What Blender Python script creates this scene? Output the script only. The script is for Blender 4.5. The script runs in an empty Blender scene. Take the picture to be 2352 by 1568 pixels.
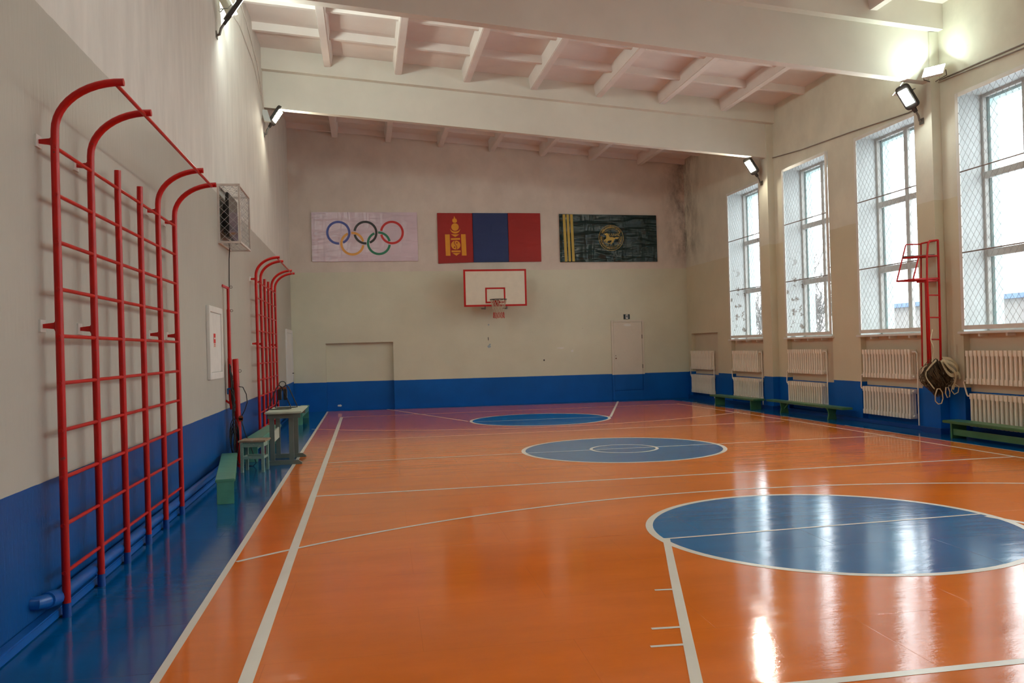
import bpy, bmesh, math, random
from mathutils import Vector, Matrix
random.seed(7)
SC = bpy.context.scene
COL = SC.collection
PI = math.pi
W = 11.82          # room width (x), left wall at x = 0
D = 24.44          # far wall (y); the photographer stands near y = 0
YB = -4.6          # wall behind the photographer

# ------------------------------------------------------------------ materials
def srgb(r, g, b):
    f = lambda c: (c / 12.92 if c <= .04045 else ((c + .055) / 1.055) ** 2.4)
    return (f(r / 255), f(g / 255), f(b / 255), 1)

class NT:
    def __init__(self, name):
        self.m = bpy.data.materials.new(name); self.m.use_nodes = True
        self.t = self.m.node_tree; self.t.nodes.clear()
        self.out = self.t.nodes.new('ShaderNodeOutputMaterial')
        self.bsdf = self.t.nodes.new('ShaderNodeBsdfPrincipled')
        self.link(self.bsdf.outputs[0], self.out.inputs[0])
        self._pos = None
    def new(self, typ, **kw):
        n = self.t.nodes.new(typ)
        for k, v in kw.items(): setattr(n, k, v)
        return n
    def link(self, a, b): self.t.links.new(a, b)
    def put(self, inp, v):
        if hasattr(v, 'links') or isinstance(v, bpy.types.NodeSocket): self.link(v, inp)
        else: inp.default_value = v
    def pos(self):
        if self._pos is None: self._pos = self.new('ShaderNodeNewGeometry').outputs['Position']
        return self._pos
    def obj(self): return self.new('ShaderNodeTexCoord').outputs['Object']
    def math(self, op, a, b=0.0, c=None):
        n = self.new('ShaderNodeMath', operation=op)
        self.put(n.inputs[0], a); self.put(n.inputs[1], b)
        if c is not None: self.put(n.inputs[2], c)
        return n.outputs[0]
    def mapping(self, vec, scale=(1, 1, 1), rot=(0, 0, 0), loc=(0, 0, 0)):
        n = self.new('ShaderNodeMapping'); self.link(vec, n.inputs[0])
        n.inputs['Scale'].default_value = scale; n.inputs['Rotation'].default_value = rot; n.inputs['Location'].default_value = loc
        return n.outputs[0]
    def noise(self, vec, scale, detail=4, rough=.55, dist=0):
        n = self.new('ShaderNodeTexNoise'); self.link(vec, n.inputs['Vector'])
        n.inputs['Scale'].default_value = scale; n.inputs['Detail'].default_value = detail
        n.inputs['Roughness'].default_value = rough; n.inputs['Distortion'].default_value = dist
        return n.outputs[0]
    def ramp(self, v, stops):
        n = self.new('ShaderNodeMapRange'); n.clamp = True
        self.link(v, n.inputs[0])
        for i, s in enumerate(stops): n.inputs[i + 1].default_value = s
        return n.outputs[0]
    def mix(self, f, a, b, blend='MIX'):
        n = self.new('ShaderNodeMix', data_type='RGBA', blend_type=blend)
        self.put(n.inputs[0], f); self.put(n.inputs[6], a); self.put(n.inputs[7], b)
        return n.outputs[2]
    def bump(self, h, strength=.2, dist=.01, normal=None):
        n = self.new('ShaderNodeBump'); n.inputs['Strength'].default_value = strength; n.inputs['Distance'].default_value = dist
        self.link(h, n.inputs['Height'])
        if normal is not None: self.link(normal, n.inputs['Normal'])
        return n.outputs[0]
    def set(self, color=None, rough=None, metal=None, normal=None, spec=None, emit=None, estr=None, coat=None):
        b = self.bsdf.inputs
        if color is not None: self.put(b['Base Color'], color)
        if rough is not None: self.put(b['Roughness'], rough)
        if metal is not None: self.put(b['Metallic'], metal)
        if normal is not None: self.link(normal, b['Normal'])
        if spec is not None: self.put(b['Specular IOR Level'], spec)
        if emit is not None: self.put(b['Emission Color'], emit); self.put(b['Emission Strength'], estr)
        if coat is not None: self.put(b['Coat Weight'], coat)
        return self.m

def paint(name, col, rough=.4, var=.12, scale=6, bump=.05, metal=0, spec=.5, wear=None, wearamt=.62, wlow=0):
    n = NT(name)
    p = n.obj()
    v = n.noise(p, scale)
    dark = tuple(c * (1 - var) for c in col[:3]) + (1,)
    light = tuple(min(1, c * (1 + var)) for c in col[:3]) + (1,)
    c = n.mix(n.ramp(v, (.3, .7, 0, 1)), dark, light)
    if wear:
        wf = n.ramp(n.noise(p, scale * 3, 6, .65), (wearamt, wearamt + .04, 0, 1))
        if wlow:      # flaking confined to the damp lower part
            sz = n.new('ShaderNodeSeparateXYZ'); n.link(p, sz.inputs[0])
            wf = n.math('MULTIPLY', wf, n.ramp(sz.outputs[2], (wlow, wlow - .8, 0, 1)))
        c = n.mix(wf, c, wear)
    return n.set(c, rough, metal, n.bump(n.noise(p, scale * 8), bump, .005), spec)

def wall_mat(name, zb, slope, axis, band, low, up, streak=False, zup=4.0, mold=None):
    n = NT(name)
    pos = n.pos()
    s = n.new('ShaderNodeSeparateXYZ'); n.link(pos, s.inputs[0])
    z = s.outputs[2]; ax = s.outputs[axis]
    wob = n.math('MULTIPLY', n.math('SUBTRACT', n.noise(pos, 3, 3), .5), .03)
    th = n.math('ADD', n.math('MULTIPLY', ax, slope), zb)
    isup = n.math('GREATER_THAN', n.math('ADD', z, wob), zup)
    isband = n.math('LESS_THAN', n.math('ADD', z, n.math('MULTIPLY', wob, .4)), th)
    v1 = n.ramp(n.noise(pos, .9, 5, .6), (.3, .7, 0, 1))
    v2 = n.ramp(n.noise(n.mapping(pos, (1, 1, .25 if streak else .8)), 4 if streak else 1.6, 5, .6), (.35, .65, 0, 1))
    dk = lambda c, k: tuple(a * k for a in c[:3]) + (1,)
    cl = n.mix(v1, dk(low, .93), dk(low, 1.03))
    cu = n.mix(v2, dk(up, .92), dk(up, 1.04))
    cb = n.mix(v1, dk(band, .85), dk(band, 1.12))
    c = n.mix(isup, cl, cu)
    # small scuffs and flaked spots
    spots = n.ramp(n.noise(pos, 7, 5, .6), (.74, .77, 0, .6))
    c = n.mix(spots, c, srgb(120, 118, 110))
    if mold:
        x0, x1, y0, ax2 = mold
        near = n.ramp(s.outputs[ax2], (x0, x1, 0, 1)) if ax2 == 0 else n.ramp(s.outputs[ax2], (x0, x1, 0, 1))
        hi = n.ramp(z, (3.9, 4.6, 0, 1))
        blot = n.ramp(n.noise(n.mapping(pos, (1, 1, .55)), 2.6, 8, .72), (.40, .66, 0, 1))
        f = n.math('MULTIPLY', n.math('MULTIPLY', near, hi), blot)
        c = n.mix(n.math('MULTIPLY', f, .85), c, srgb(62, 54, 48))
    c = n.mix(isband, c, cb)
    r = n.math('ADD', n.math('MULTIPLY', isup, .4), .42)
    if streak:
        h = n.noise(n.mapping(pos, (1, 1, .12)), 26, 4, .6)
    else:
        h = n.noise(pos, 18, 4, .6)
    nb = n.bump(h, .28 if streak else .16, .012)
    return n.set(c, r, 0, nb, .25)

def floor_mat(name, col, var=.1, rough=.12, wear=None, joint=.2):
    n = NT(name)
    pos = n.pos()
    v = n.ramp(n.noise(n.mapping(pos, (.5, 1.2, 1)), 1.3, 5, .6), (.3, .7, 0, 1))
    dk = lambda k: tuple(min(1, a * k) for a in col[:3]) + (1,)
    c = n.mix(v, dk(1 - var), dk(1 + var))
    if wear:
        c = n.mix(n.ramp(n.noise(n.mapping(pos, (.35, 1.6, 1)), 7, 6, .7), (.70, .80, 0, .35)), c, wear)
    br = n.new('ShaderNodeTexBrick'); n.link(n.mapping(pos, (1, 1, 1), (0, 0, .02), (.3, .2, 0)), br.inputs['Vector'])
    br.inputs['Scale'].default_value = 1; br.inputs['Brick Width'].default_value = 1.7; br.inputs['Row Height'].default_value = .82
    br.inputs['Mortar Size'].default_value = .003; br.inputs['Mortar Smooth'].default_value = .6
    br.inputs['Color1'].default_value = (1, 1, 1, 1); br.inputs['Color2'].default_value = (.97, .97, .97, 1); br.inputs['Mortar'].default_value = (0, 0, 0, 1)
    seam = n.ramp(br.outputs['Fac'], (.2, 1, 0, joint))
    c = n.mix(seam, c, dk(.45))
    h1 = n.noise(n.mapping(pos, (.8, 3.2, 1)), 2.2, 3, .5)
    h2 = n.noise(n.mapping(pos, (1, 2, 1)), 34, 4, .6)
    b = n.bump(h1, .07, .02)
    b = n.bump(h2, .085, .004, b)
    b = n.bump(n.math('SUBTRACT', 1, br.outputs['Fac']), joint * .6, .003, b)
    rr = n.ramp(n.noise(n.mapping(pos, (.6, 1.8, 1)), 3, 5, .6), (.3, .75, rough * .7, rough * 1.7))
    return n.set(c, rr, 0, b, .45)

def emit_mat(name, col, strength):
    n = NT(name)
    return n.set((.8, .8, .8, 1), .4, emit=col, estr=strength)

def glass_mat(name, tint=(.97, .99, 1, 1)):
    n = NT(name)
    tr = n.new('ShaderNodeBsdfTransparent'); tr.inputs[0].default_value = tint
    gl = n.new('ShaderNodeBsdfGlossy'); gl.inputs['Roughness'].default_value = .02
    lw = n.new('ShaderNodeLayerWeight'); lw.inputs[0].default_value = .5
    f = n.math('ADD', n.math('MULTIPLY', n.math('POWER', lw.outputs['Facing'], 5), .7), .03)
    mx = n.new('ShaderNodeMixShader'); n.link(f, mx.inputs[0]); n.link(tr.outputs[0], mx.inputs[1]); n.link(gl.outputs[0], mx.inputs[2])
    n.link(mx.outputs[0], n.out.inputs[0])
    return n.m

LOW = srgb(212, 212, 192); UPC = srgb(216, 214, 206); BAND = srgb(0, 92, 178)
M = {}
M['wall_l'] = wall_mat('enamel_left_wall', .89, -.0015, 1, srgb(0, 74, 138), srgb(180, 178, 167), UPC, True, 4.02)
M['wall_b'] = wall_mat('enamel_far_wall', .826, -.0035, 0, BAND, LOW, srgb(216, 206, 196), False, 3.96, (11.0, 11.85, 0, 0))
M['wall_r'] = wall_mat('enamel_right_wall', .80, 0, 1, BAND, srgb(212, 206, 180), srgb(218, 216, 200), False, 3.98, (22.9, 24.5, 0, 1))
M['niche'] = wall_mat('enamel_niche', .735, 0, 1, BAND, srgb(204, 192, 170), srgb(204, 192, 170), False, 3.98)
M['ceil'] = paint('whitewashed_concrete', srgb(222, 214, 208), .85, .05, 1.5, .15, spec=.2)
M['beam'] = paint('whitewashed_beam', srgb(218, 215, 204), .8, .05, 1.2, .15, spec=.2)
M['white'] = paint('white_enamel', srgb(222, 222, 216), .35, .05)
M['reveal'] = paint('white_reveal_paint', srgb(184, 188, 186), .6, .05, 3, .2)
M['peel'] = paint('peeling_reveal_paint', srgb(184, 188, 186), .7, .05, 2.2, .5, wear=srgb(112, 102, 92), wearamt=.55, wlow=3.9)
M['frame'] = paint('window_frame_paint', srgb(186, 184, 178), .5, .1)
M['brick'] = paint('pale_outer_brick', srgb(186, 206, 204), .9, .12, 9, .4)
M['wire'] = paint('galvanised_wire', srgb(176, 178, 178), .5, .05, metal=.2)
M['glass'] = glass_mat('window_glass')
M['orange'] = floor_mat('orange_floor_paint', srgb(228, 118, 30), .10, .075)
M['fblue'] = floor_mat('blue_floor_paint', srgb(0, 84, 142), .12, .08)
M['cblue'] = floor_mat('blue_circle_paint', srgb(0, 112, 172), .1, .09, srgb(50, 124, 164))
M['line'] = paint('white_line_paint', srgb(230, 226, 212), .26, .04, 2, .02, spec=.4)
M['red'] = paint('red_enamel', srgb(182, 14, 8), .35, .12, 5, .05, spec=.35)
M['redw'] = paint('worn_red_enamel', srgb(182, 14, 8), .36, .12, 6, .08, spec=.35, wear=srgb(96, 64, 58), wearamt=.66)
M['blue'] = paint('blue_enamel', srgb(16, 92, 170), .3, .1)
M['dblue'] = paint('dark_blue_enamel', srgb(8, 66, 140), .35, .1)
M['green'] = paint('green_bench_paint', srgb(70, 120, 78), .35, .15, 5, .1, wear=srgb(110, 130, 96), wearamt=.7)
M['teal'] = paint('teal_bench_paint', srgb(84, 150, 124), .35, .15, 5, .1, wear=srgb(150, 150, 124), wearamt=.68)
M['desk'] = paint('pale_desk_paint', srgb(178, 188, 170), .45, .1, 5, .1, wear=srgb(140, 132, 116), wearamt=.7)
M['deskl'] = paint('grey_desk_paint', srgb(100, 112, 104), .45, .12, 5, .1)
M['stool'] = paint('worn_stool_paint', srgb(128, 156, 138), .45, .12, 6, .15, wear=srgb(190, 180, 160), wearamt=.6)
M['stool_top'] = paint('bare_worn_wood', srgb(140, 118, 92), .6, .2, 8, .2, wear=srgb(150, 160, 140), wearamt=.56)
M['rad'] = paint('cream_radiator_enamel', srgb(244, 238, 222), .4, .05, 4, .05)
M['black'] = paint('black_plastic', srgb(16, 16, 17), .4, .1)
M['screen'] = paint('glossy_screen', srgb(22, 20, 26), .06, .02, bump=0)
M['rubber'] = paint('black_cable', srgb(18, 16, 18), .55, .1)
M['dgrey'] = paint('dark_grey_housing', srgb(58, 56, 54), .5, .1)
M['steel'] = paint('grey_steel', srgb(120, 118, 112), .4, .1, metal=.6)
M['cagegrey'] = paint('beige_grey_steel', srgb(206, 200, 192), .45, .08)
M['fwhite'] = paint('white_floodlight_housing', srgb(214, 212, 200), .4, .05)
M['led'] = emit_mat('led_white', (.93, 1, .93, 1), 260)
M['ledwarm'] = emit_mat('led_warm', (1, .93, .74, 1), 310)
M['flood'] = emit_mat('flood_cool', (.86, 1, .93, 1), 420)
M['flooddim'] = emit_mat('flood_cool_small', (.84, 1, .88, 1), 110)
M['floodoff'] = paint('flood_glass', srgb(200, 206, 206), .1, .02, bump=0)
M['bar'] = paint('dull_brown_steel', srgb(132, 120, 112), .5, .1)
M['net'] = paint('dark_net_cord', srgb(54, 44, 32), .9, .3)
M['cord'] = paint('brown_net_cord', srgb(92, 76, 54), .9, .5, 9)
M['tape'] = paint('cream_net_tape', srgb(206, 190, 154), .8, .15, wear=srgb(120, 96, 64), wearamt=.62)
M['brown'] = paint('brown_bakelite', srgb(120, 62, 30), .4, .1)
M['netwhite'] = paint('white_hoop_cord', srgb(196, 184, 162), .9, .1)
M['netred'] = paint('red_hoop_cord', srgb(190, 70, 62), .9, .1)
M['door'] = paint('door_enamel', srgb(196, 186, 172), .4, .05)
M['sticker'] = paint('sticker_red', srgb(206, 40, 34), .5, .05)
M['snow'] = paint('trodden_snow', srgb(205, 208, 212), .9, .1, .3)
M['bark'] = paint('grey_bark', srgb(98, 94, 90), .9, .2)
M['roofm'] = paint('grey_blue_roof', srgb(84, 104, 130), .7, .1)

M['flake'] = paint('flaked_blue_patch', srgb(150, 168, 178), .6, .1)

def banner_mat(name, col, bump=.25, rough=.28, ang=.5):
    n = NT(name)
    p = n.obj()
    h = n.noise(n.mapping(p, (.55, 1, 2.6), (0, ang, 0)), 1.7, 2, .45, .3)
    h2 = n.noise(n.mapping(p, (2.4, 1, .5), (0, -ang * .4, 0)), 1.9, 2, .45, .3)
    hh = n.math('ADD', n.math('POWER', h, 2), n.math('MULTIPLY', n.math('POWER', h2, 3), .7))
    v = n.ramp(n.noise(p, 1.1), (.3, .7, 0, 1))
    c = n.mix(v, tuple(a * .92 for a in col[:3]) + (1,), tuple(min(1, a * 1.08) for a in col[:3]) + (1,))
    return n.set(c, rough, 0, n.bump(hh, bump, .25), .5)
M['bn_white'] = banner_mat('lilac_white_vinyl', srgb(214, 196, 208))
M['bn_red'] = banner_mat('red_vinyl', srgb(158, 20, 14), .1, .5)
M['bn_blue'] = banner_mat('navy_vinyl', srgb(26, 46, 100), .1, .5)
M['bn_green'] = banner_mat('dark_green_vinyl', srgb(22, 46, 46), .5, .24)
for k, c in dict(r_blue=(66, 80, 160), r_black=(38, 32, 32), r_red=(196, 26, 22), r_yel=(226, 160, 66), r_green=(20, 120, 86), gold=(226, 150, 30), dred=(150, 18, 12), olive=(186, 160, 66), dgreen=(16, 44, 48), cream=(222, 214, 196)).items():
    M[k] = paint('print_' + k, srgb(*c), .45, .04, bump=0)

# ------------------------------------------------------------------ mesh helper
class MB:
    def __init__(self): self.v = []; self.f = []; self.mi = []
    def face(self, pts, mi=0):
        b = len(self.v); self.v += [tuple(p) for p in pts]; self.f.append(tuple(range(b, b + len(pts)))); self.mi.append(mi)
    def box(self, x0, x1, y0, y1, z0, z1, mi=0):
        return self.hexa([(x0, y0, z0), (x1, y0, z0), (x1, y1, z0), (x0, y1, z0), (x0, y0, z1), (x1, y0, z1), (x1, y1, z1), (x0, y1, z1)], mi)
    def hexa(self, p, mi=0):
        b = len(self.v); self.v += [tuple(q) for q in p]
        for f in ((0, 3, 2, 1), (4, 5, 6, 7), (0, 1, 5, 4), (1, 2, 6, 5), (2, 3, 7, 6), (3, 0, 4, 7)):
            self.f.append(tuple(b + i for i in f)); self.mi.append(mi)
        return self
    def bar(self, a, b, w, h, up=(0, 0, 1), mi=0):
        a = Vector(a); b = Vector(b); d = (b - a).normalized(); up = Vector(up)
        if abs(d.dot(up)) > .98: up = Vector((0, 1, 0))
        s = d.cross(up).normalized(); u = s.cross(d)
        P = []
        for q in (a, b):
            for i, j in ((-1, -1), (1, -1), (1, 1), (-1, 1)): P.append(q + s * (i * w / 2) + u * (j * h / 2))
        bb = len(self.v); self.v += [tuple(q) for q in P]
        for f in ((3, 2, 1, 0), (4, 5, 6, 7), (0, 1, 5, 4), (1, 2, 6, 5), (2, 3, 7, 6), (3, 0, 4, 7)):
            self.f.append(tuple(bb + i for i in f)); self.mi.append(mi)
        return self
    def tube(self, pts, r, n=10, closed=False, caps=True, mi=0):
        pts = [Vector(p) for p in pts]
        rs = r if isinstance(r, (list, tuple)) else [r] * len(pts)
        rings = []; N = len(pts); prev = None
        for i, p in enumerate(pts):
            if closed: d = (pts[(i + 1) % N] - pts[i - 1])
            else: d = pts[min(i + 1, N - 1)] - pts[max(i - 1, 0)]
            d = d.normalized() if d.length > 1e-9 else Vector((0, 0, 1))
            if prev is None:
                u = Vector((0, 0, 1)) if abs(d.z) < .9 else Vector((1, 0, 0))
            else: u = prev
            s = d.cross(u)
            if s.length < 1e-6: s = d.cross(Vector((0, 1, 0)))
            s.normalize(); u = s.cross(d).normalized(); prev = u
            b = len(self.v); rings.append(b)
            for k in range(n):
                a = 2 * PI * k / n
                self.v.append(tuple(p + s * (math.cos(a) * rs[i]) + u * (math.sin(a) * rs[i])))
        for i in range(N if closed else N - 1):
            A = rings[i]; B = rings[(i + 1) % N]
            for k in range(n):
                self.f.append((A + k, A + (k + 1) % n, B + (k + 1) % n, B + k)); self.mi.append(mi)
        if caps and not closed:
            self.f.append(tuple(rings[0] + k for k in reversed(range(n)))); self.mi.append(mi)
            self.f.append(tuple(rings[-1] + k for k in range(n))); self.mi.append(mi)
        return self
    def prism(self, poly, off, mi=0):
        """closed polygon (3d points) extruded by vector off"""
        off = Vector(off); n = len(poly); b = len(self.v)
        self.v += [tuple(p) for p in poly] + [tuple(Vector(p) + off) for p in poly]
        self.f.append(tuple(b + i for i in range(n))); self.mi.append(mi)
        self.f.append(tuple(b + n + i for i in reversed(range(n)))); self.mi.append(mi)
        for i in range(n):
            j = (i + 1) % n
            self.f.append((b + i, b + n + i, b + n + j, b + j)); self.mi.append(mi)
        return self
    def mesh(self, name, mats, bevel=0, smooth=False, seg=2):
        me = bpy.data.meshes.new(name); me.from_pydata(self.v, [], self.f)
        for m in mats: me.materials.append(m)
        for p, i in zip(me.polygons, self.mi): p.material_index = i
        bm = bmesh.new(); bm.from_mesh(me)
        bmesh.ops.recalc_face_normals(bm, faces=bm.faces)
        if bevel: bmesh.ops.bevel(bm, geom=bm.edges[:], offset=bevel, segments=seg, affect='EDGES', clamp_overlap=True)
        bm.to_mesh(me); bm.free()
        if smooth:
            me.polygons.foreach_set('use_smooth', [True] * len(me.polygons))
            me.set_sharp_from_angle(angle=math.radians(40))
        me.update()
        return me
    def build(self, name, mats, parent=None, bevel=0, smooth=False, seg=2, raw=False):
        if not isinstance(mats, (list, tuple)): mats = [mats]
        if raw:
            me = bpy.data.meshes.new(name); me.from_pydata(self.v, [], self.f)
            for m in mats: me.materials.append(m)
            me.polygons.foreach_set('material_index', self.mi); me.update()
        else: me = self.mesh(name, mats, bevel, smooth, seg)
        o = bpy.data.objects.new(name, me); COL.objects.link(o)
        if parent: o.parent = parent
        return o

def tag(o, label, cat, group=None, kind=None):
    o['label'] = label; o['category'] = cat
    if group: o['group'] = group
    if kind: o['kind'] = kind
    return o
def thing(name, label, cat, loc=(0, 0, 0), rz=0, group=None):
    o = bpy.data.objects.new(name, None); o.empty_display_size = .1; COL.objects.link(o)
    o.location = loc; o.rotation_euler = (0, 0, rz)
    return tag(o, label, cat, group)
def dup(o, parent=None):
    c = o.copy(); COL.objects.link(c)
    if parent: c.parent = parent
    for ch in list(o.children): dup(ch, c)
    return c
def struct(o, label, cat): return tag(o, label, cat, kind='structure')

# ------------------------------------------------------------------ floor with painted court
f = MB()
f.box(-.7, W + .7, YB - .3, D + .3, -.2, 0, 0)
def fq(pts, z, mi): f.face([(x, y, z) for x, y in pts], mi)
fq([(.967, -3.6), (11.16, -3.6), (11.13, 12), (10.91, 23.55), (.95, 24.3)], .0008, 1)
ZQ = [0]
def fline(a, b, w, z=.0022, mi=3):
    ZQ[0] += 1; z += ZQ[0] * .00002
    a = Vector((a[0], a[1])); b = Vector((b[0], b[1])); d = (b - a).normalized(); n = Vector((-d.y, d.x)) * w / 2
    k = max(1, int((b - a).length / .5)); L = []; R = []
    for i in range(k + 1):
        p = a.lerp(b, i / k); j = random.uniform(-.003, .003); q = random.uniform(-.003, .003)
        L.append(p + n * (1 + j / max(w, .02))); R.append(p - n * (1 + q / max(w, .02)))
    for i in range(k): fq([L[i], R[i], R[i + 1], L[i + 1]], z, mi)
def fring(c, r0, r1, z=.0022, mi=3, a0=0, a1=2 * PI, n=96):
    ZQ[0] += 1; z += ZQ[0] * .00002
    for i in range(n):
        a = a0 + (a1 - a0) * i / n; b = a0 + (a1 - a0) * (i + 1) / n
        fq([(c[0] + r0 * math.cos(a), c[1] + r0 * math.sin(a)), (c[0] + r1 * math.cos(a), c[1] + r1 * math.sin(a)),
            (c[0] + r1 * math.cos(b), c[1] + r1 * math.sin(b)), (c[0] + r0 * math.cos(b), c[1] + r0 * math.sin(b))], z, mi)
def fdisc(c, r, z=.0014, mi=2):
    fq([(c[0] + r * math.cos(2 * PI * i / 96), c[1] + r * math.sin(2 * PI * i / 96)) for i in range(96)], z, mi)
fline((.967, -3.6), (.955, 24.3), .05)
fline((1.427, 3.78), (1.405, 22.0), .075)
fline((10.72, 3.78), (10.72, 16), .045); fline((10.72, 16), (10.48, 22.0), .045)
for y0, y1 in ((-2, -.4), (.3, 3), (6, 9.2), (10.2, 14.8), (15.4, 17.2), (18.2, 20.4), (21.2, 23)):
    fline((11.15 - .011 * max(0, y0 - 10), y0), (11.15 - .011 * max(0, y1 - 10), y1), .025)
fline((1.43, 3.78), (10.72, 3.78), .06)
fline((1.41, 21.98), (10.5, 21.9), .045)
fline((1.43, 12.99), (10.9, 12.96), .045, .0026)
fline((1.43, 10.02), (10.72, 10.07), .05)
fline((1.42, 16.15), (10.5, 16.05), .045)
for c, yy in (((6.10, 6.88), 0), ((6.08, 12.95), 0), ((5.98, 18.96), 0)):
    fdisc(c, 1.6); fring(c, 1.56, 1.625)
fring((6.10, 12.95), .5, .55, .003)
fline((4.56, 6.84), (7.68, 6.96), .035, .003)
fline((4.4, 18.98), (7.55, 18.9), .035, .003)
rA = 8.02; cA = (6.1, .87)
a = math.acos(5.1 / rA)
fring(cA, rA - .022, rA + .022, .0024, 3, a, PI - a, 80)
fring((5.95, 25.07), rA - .022, rA + .022, .0024, 3, PI + a, 2 * PI - math.acos(4.75 / rA), 80)
fline((4.56, 6.86), (3.56, 3.7), .062); fline((3.56, 3.7), (2.6, .7), .062)
fline((7.64, 6.86), (8.6, 3.7), .062); fline((8.6, 3.7), (9.5, .7), .062)
fline((2.6, .7), (9.5, .7), .05)
for (x0, x1, y) in ((3.954, 4.10, 5.44), (3.675, 3.87, 4.71), (3.573, 3.78, 4.435)): fline((x0, y), (x1, y - .015), .03)
fline((7.615, 18.8), (9.33, 23.8), .055); fline((4.34, 19.2), (2.62, 24.3), .055)
fl = f.build('floor', [M['fblue'], M['orange'], M['cblue'], M['line']], raw=True)
struct(fl, 'glossy orange sports floor with blue borders, blue circles and white court lines', 'floor')

# ------------------------------------------------------------------ walls
w = MB(); w.box(-.35, 0, YB - .3, D + .4, 0, 9.2)
struct(w.build('wall_left', M['wall_l']), 'long left wall, off-white above a blue band', 'wall')
w = MB()
RX0, RX1, RZ, RD = .93, 2.84, 1.93, .14
w.box(-.35, RX0, D, D + .4, 0, 9.2); w.box(RX1, W + .7, D, D + .4, 0, 9.2)
w.box(RX0, RX1, D, D + .4, RZ, 9.2); w.box(RX0, RX1, D + RD, D + .4, 0, RZ)
rgp = random.Random(4)
for cx, cz, sx, sz, mi in ((5.64, 1.72, .07, .045, 1), (5.66, 1.78, .03, .03, 1), (7.28, 1.27, .03, .03, 2), (7.80, 1.62, .13, .025, 3), (8.15, 1.52, .05, .05, 3), (5.64, 2.36, .03, .03, 1), (5.62, 1.95, .015, .06, 2), (1.28, .14, .06, .035, 3)):
    yy = D + (RD if RX0 < cx < RX1 and cz < RZ else 0) - .0012
    w.face([(cx + sx * rgp.uniform(.6, 1.1) * math.cos(2 * PI * k / 11), yy, cz + sz * rgp.uniform(.6, 1.1) * math.sin(2 * PI * k / 11)) for k in range(11)], mi)
wb = w.build('wall_back', [M['wall_b'], M['flake'], M['dgrey'], M['white']])
struct(wb, 'far end wall with three banners, cream above a blue band', 'wall')
w = MB(); w.box(-.35, W + .7, YB - .3, YB, 0, 9.2)
struct(w.build('wall_front', M['wall_l']), 'end wall behind the photographer, out of view', 'wall')

WIN = [(19.42, 21.37), (16.35, 18.30), (13.38, 15.33), (10.43, 12.40), (7.45, 9.42), (4.48, 6.45), (1.50, 3.47), (-1.5, .5)]
ZS, ZT = 1.72, 5.67; ND = .115; FX = .44; OX = .68
w = MB()
segs = sorted(WIN)
prev = YB - .3
def pier(a, b):
    w.box(W, W + OX, a, b, 0, 9.2, 0)
for (a, b) in segs:
    pier(prev, a)
    w.box(W + ND, W + OX, a, b, 0, ZS, 2)
    w.box(W, W + OX, a, b, ZT, 9.2, 0)
    # outer leaf of the masonry narrows the opening behind the window frame
    w.box(W + .53, W + OX, b - .12, b, ZS, ZT, 1); w.box(W + .53, W + OX, a, a + .12, ZS, ZT, 1)
    w.box(W + .53, W + OX, a + .12, b - .12, ZT - .1, ZT, 1)
    prev = b
w.box(W, W + OX, prev, 22.25, 0, 9.2, 0)
w.box(W + ND, W + OX, 22.25, 24.175, 0, 1.945, 2); w.box(W, W + OX, 22.25, 24.175, 1.945, 9.2, 0)
w.box(W, W + OX, 24.175, D, 0, 9.2, 0)
struct(w.build('wall_right', [M['wall_r'], M['brick'], M['niche']]), 'window wall on the right, beige above a blue band', 'wall')

# skirting
w = MB(); w.box(0, .075, YB, D, 0, .06)
struct(w.build('baseboard_left', M['blue'], bevel=.008), 'blue painted ledge along the foot of the left wall', 'baseboard')
w = MB(); w.box(W - .05, W, YB, 12.78, 0, .075); w.box(W - .05, W, 13.24, 18.7, 0, .075); w.box(W - .05, W, 19.2, D, 0, .075)
struct(w.build('baseboard_right', M['dblue'], bevel=.008), 'dark blue ledge along the foot of the window wall', 'baseboard')

# ------------------------------------------------------------------ ceiling: slab, ribs, cross ribs; beams; columns
BEAMS = [  # stem front y, bottom z0/slope, ledge z0/slope
    (18.76, 7.02, .0820, 7.81, .080), (12.82, 7.065, .0907, 7.88, .0870), (6.86, 7.05, .088, 7.86, .085), (.92, 7.05, .088, 7.86, .085)]
def slabz(x, back): return (8.20 - .0775 * x) if back else (8.27 - .0835 * x)
def ribz(x, back): return (7.91 - .076 * x) if back else (8.00 - .0835 * x)
bays = [(19.08, D, True), (13.14, 18.62, False), (7.18, 12.68, False), (1.24, 6.72, False), (YB, .78, False)]
c = MB()
for (y0, y1, bk) in bays:
    ya = y0 - .3; yb = y1 + .3
    P = [(-.3, ya, slabz(-.3, bk)), (W + .6, ya, slabz(W + .6, bk)), (W + .6, yb, slabz(W + .6, bk)), (-.3, yb, slabz(-.3, bk))]
    c.hexa(P + [(x, y, z + .12) for x, y, z in P])
ceil = struct(c.build('ceiling', M['ceil']), 'sloping whitewashed ribbed concrete ceiling', 'ceiling')
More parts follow.
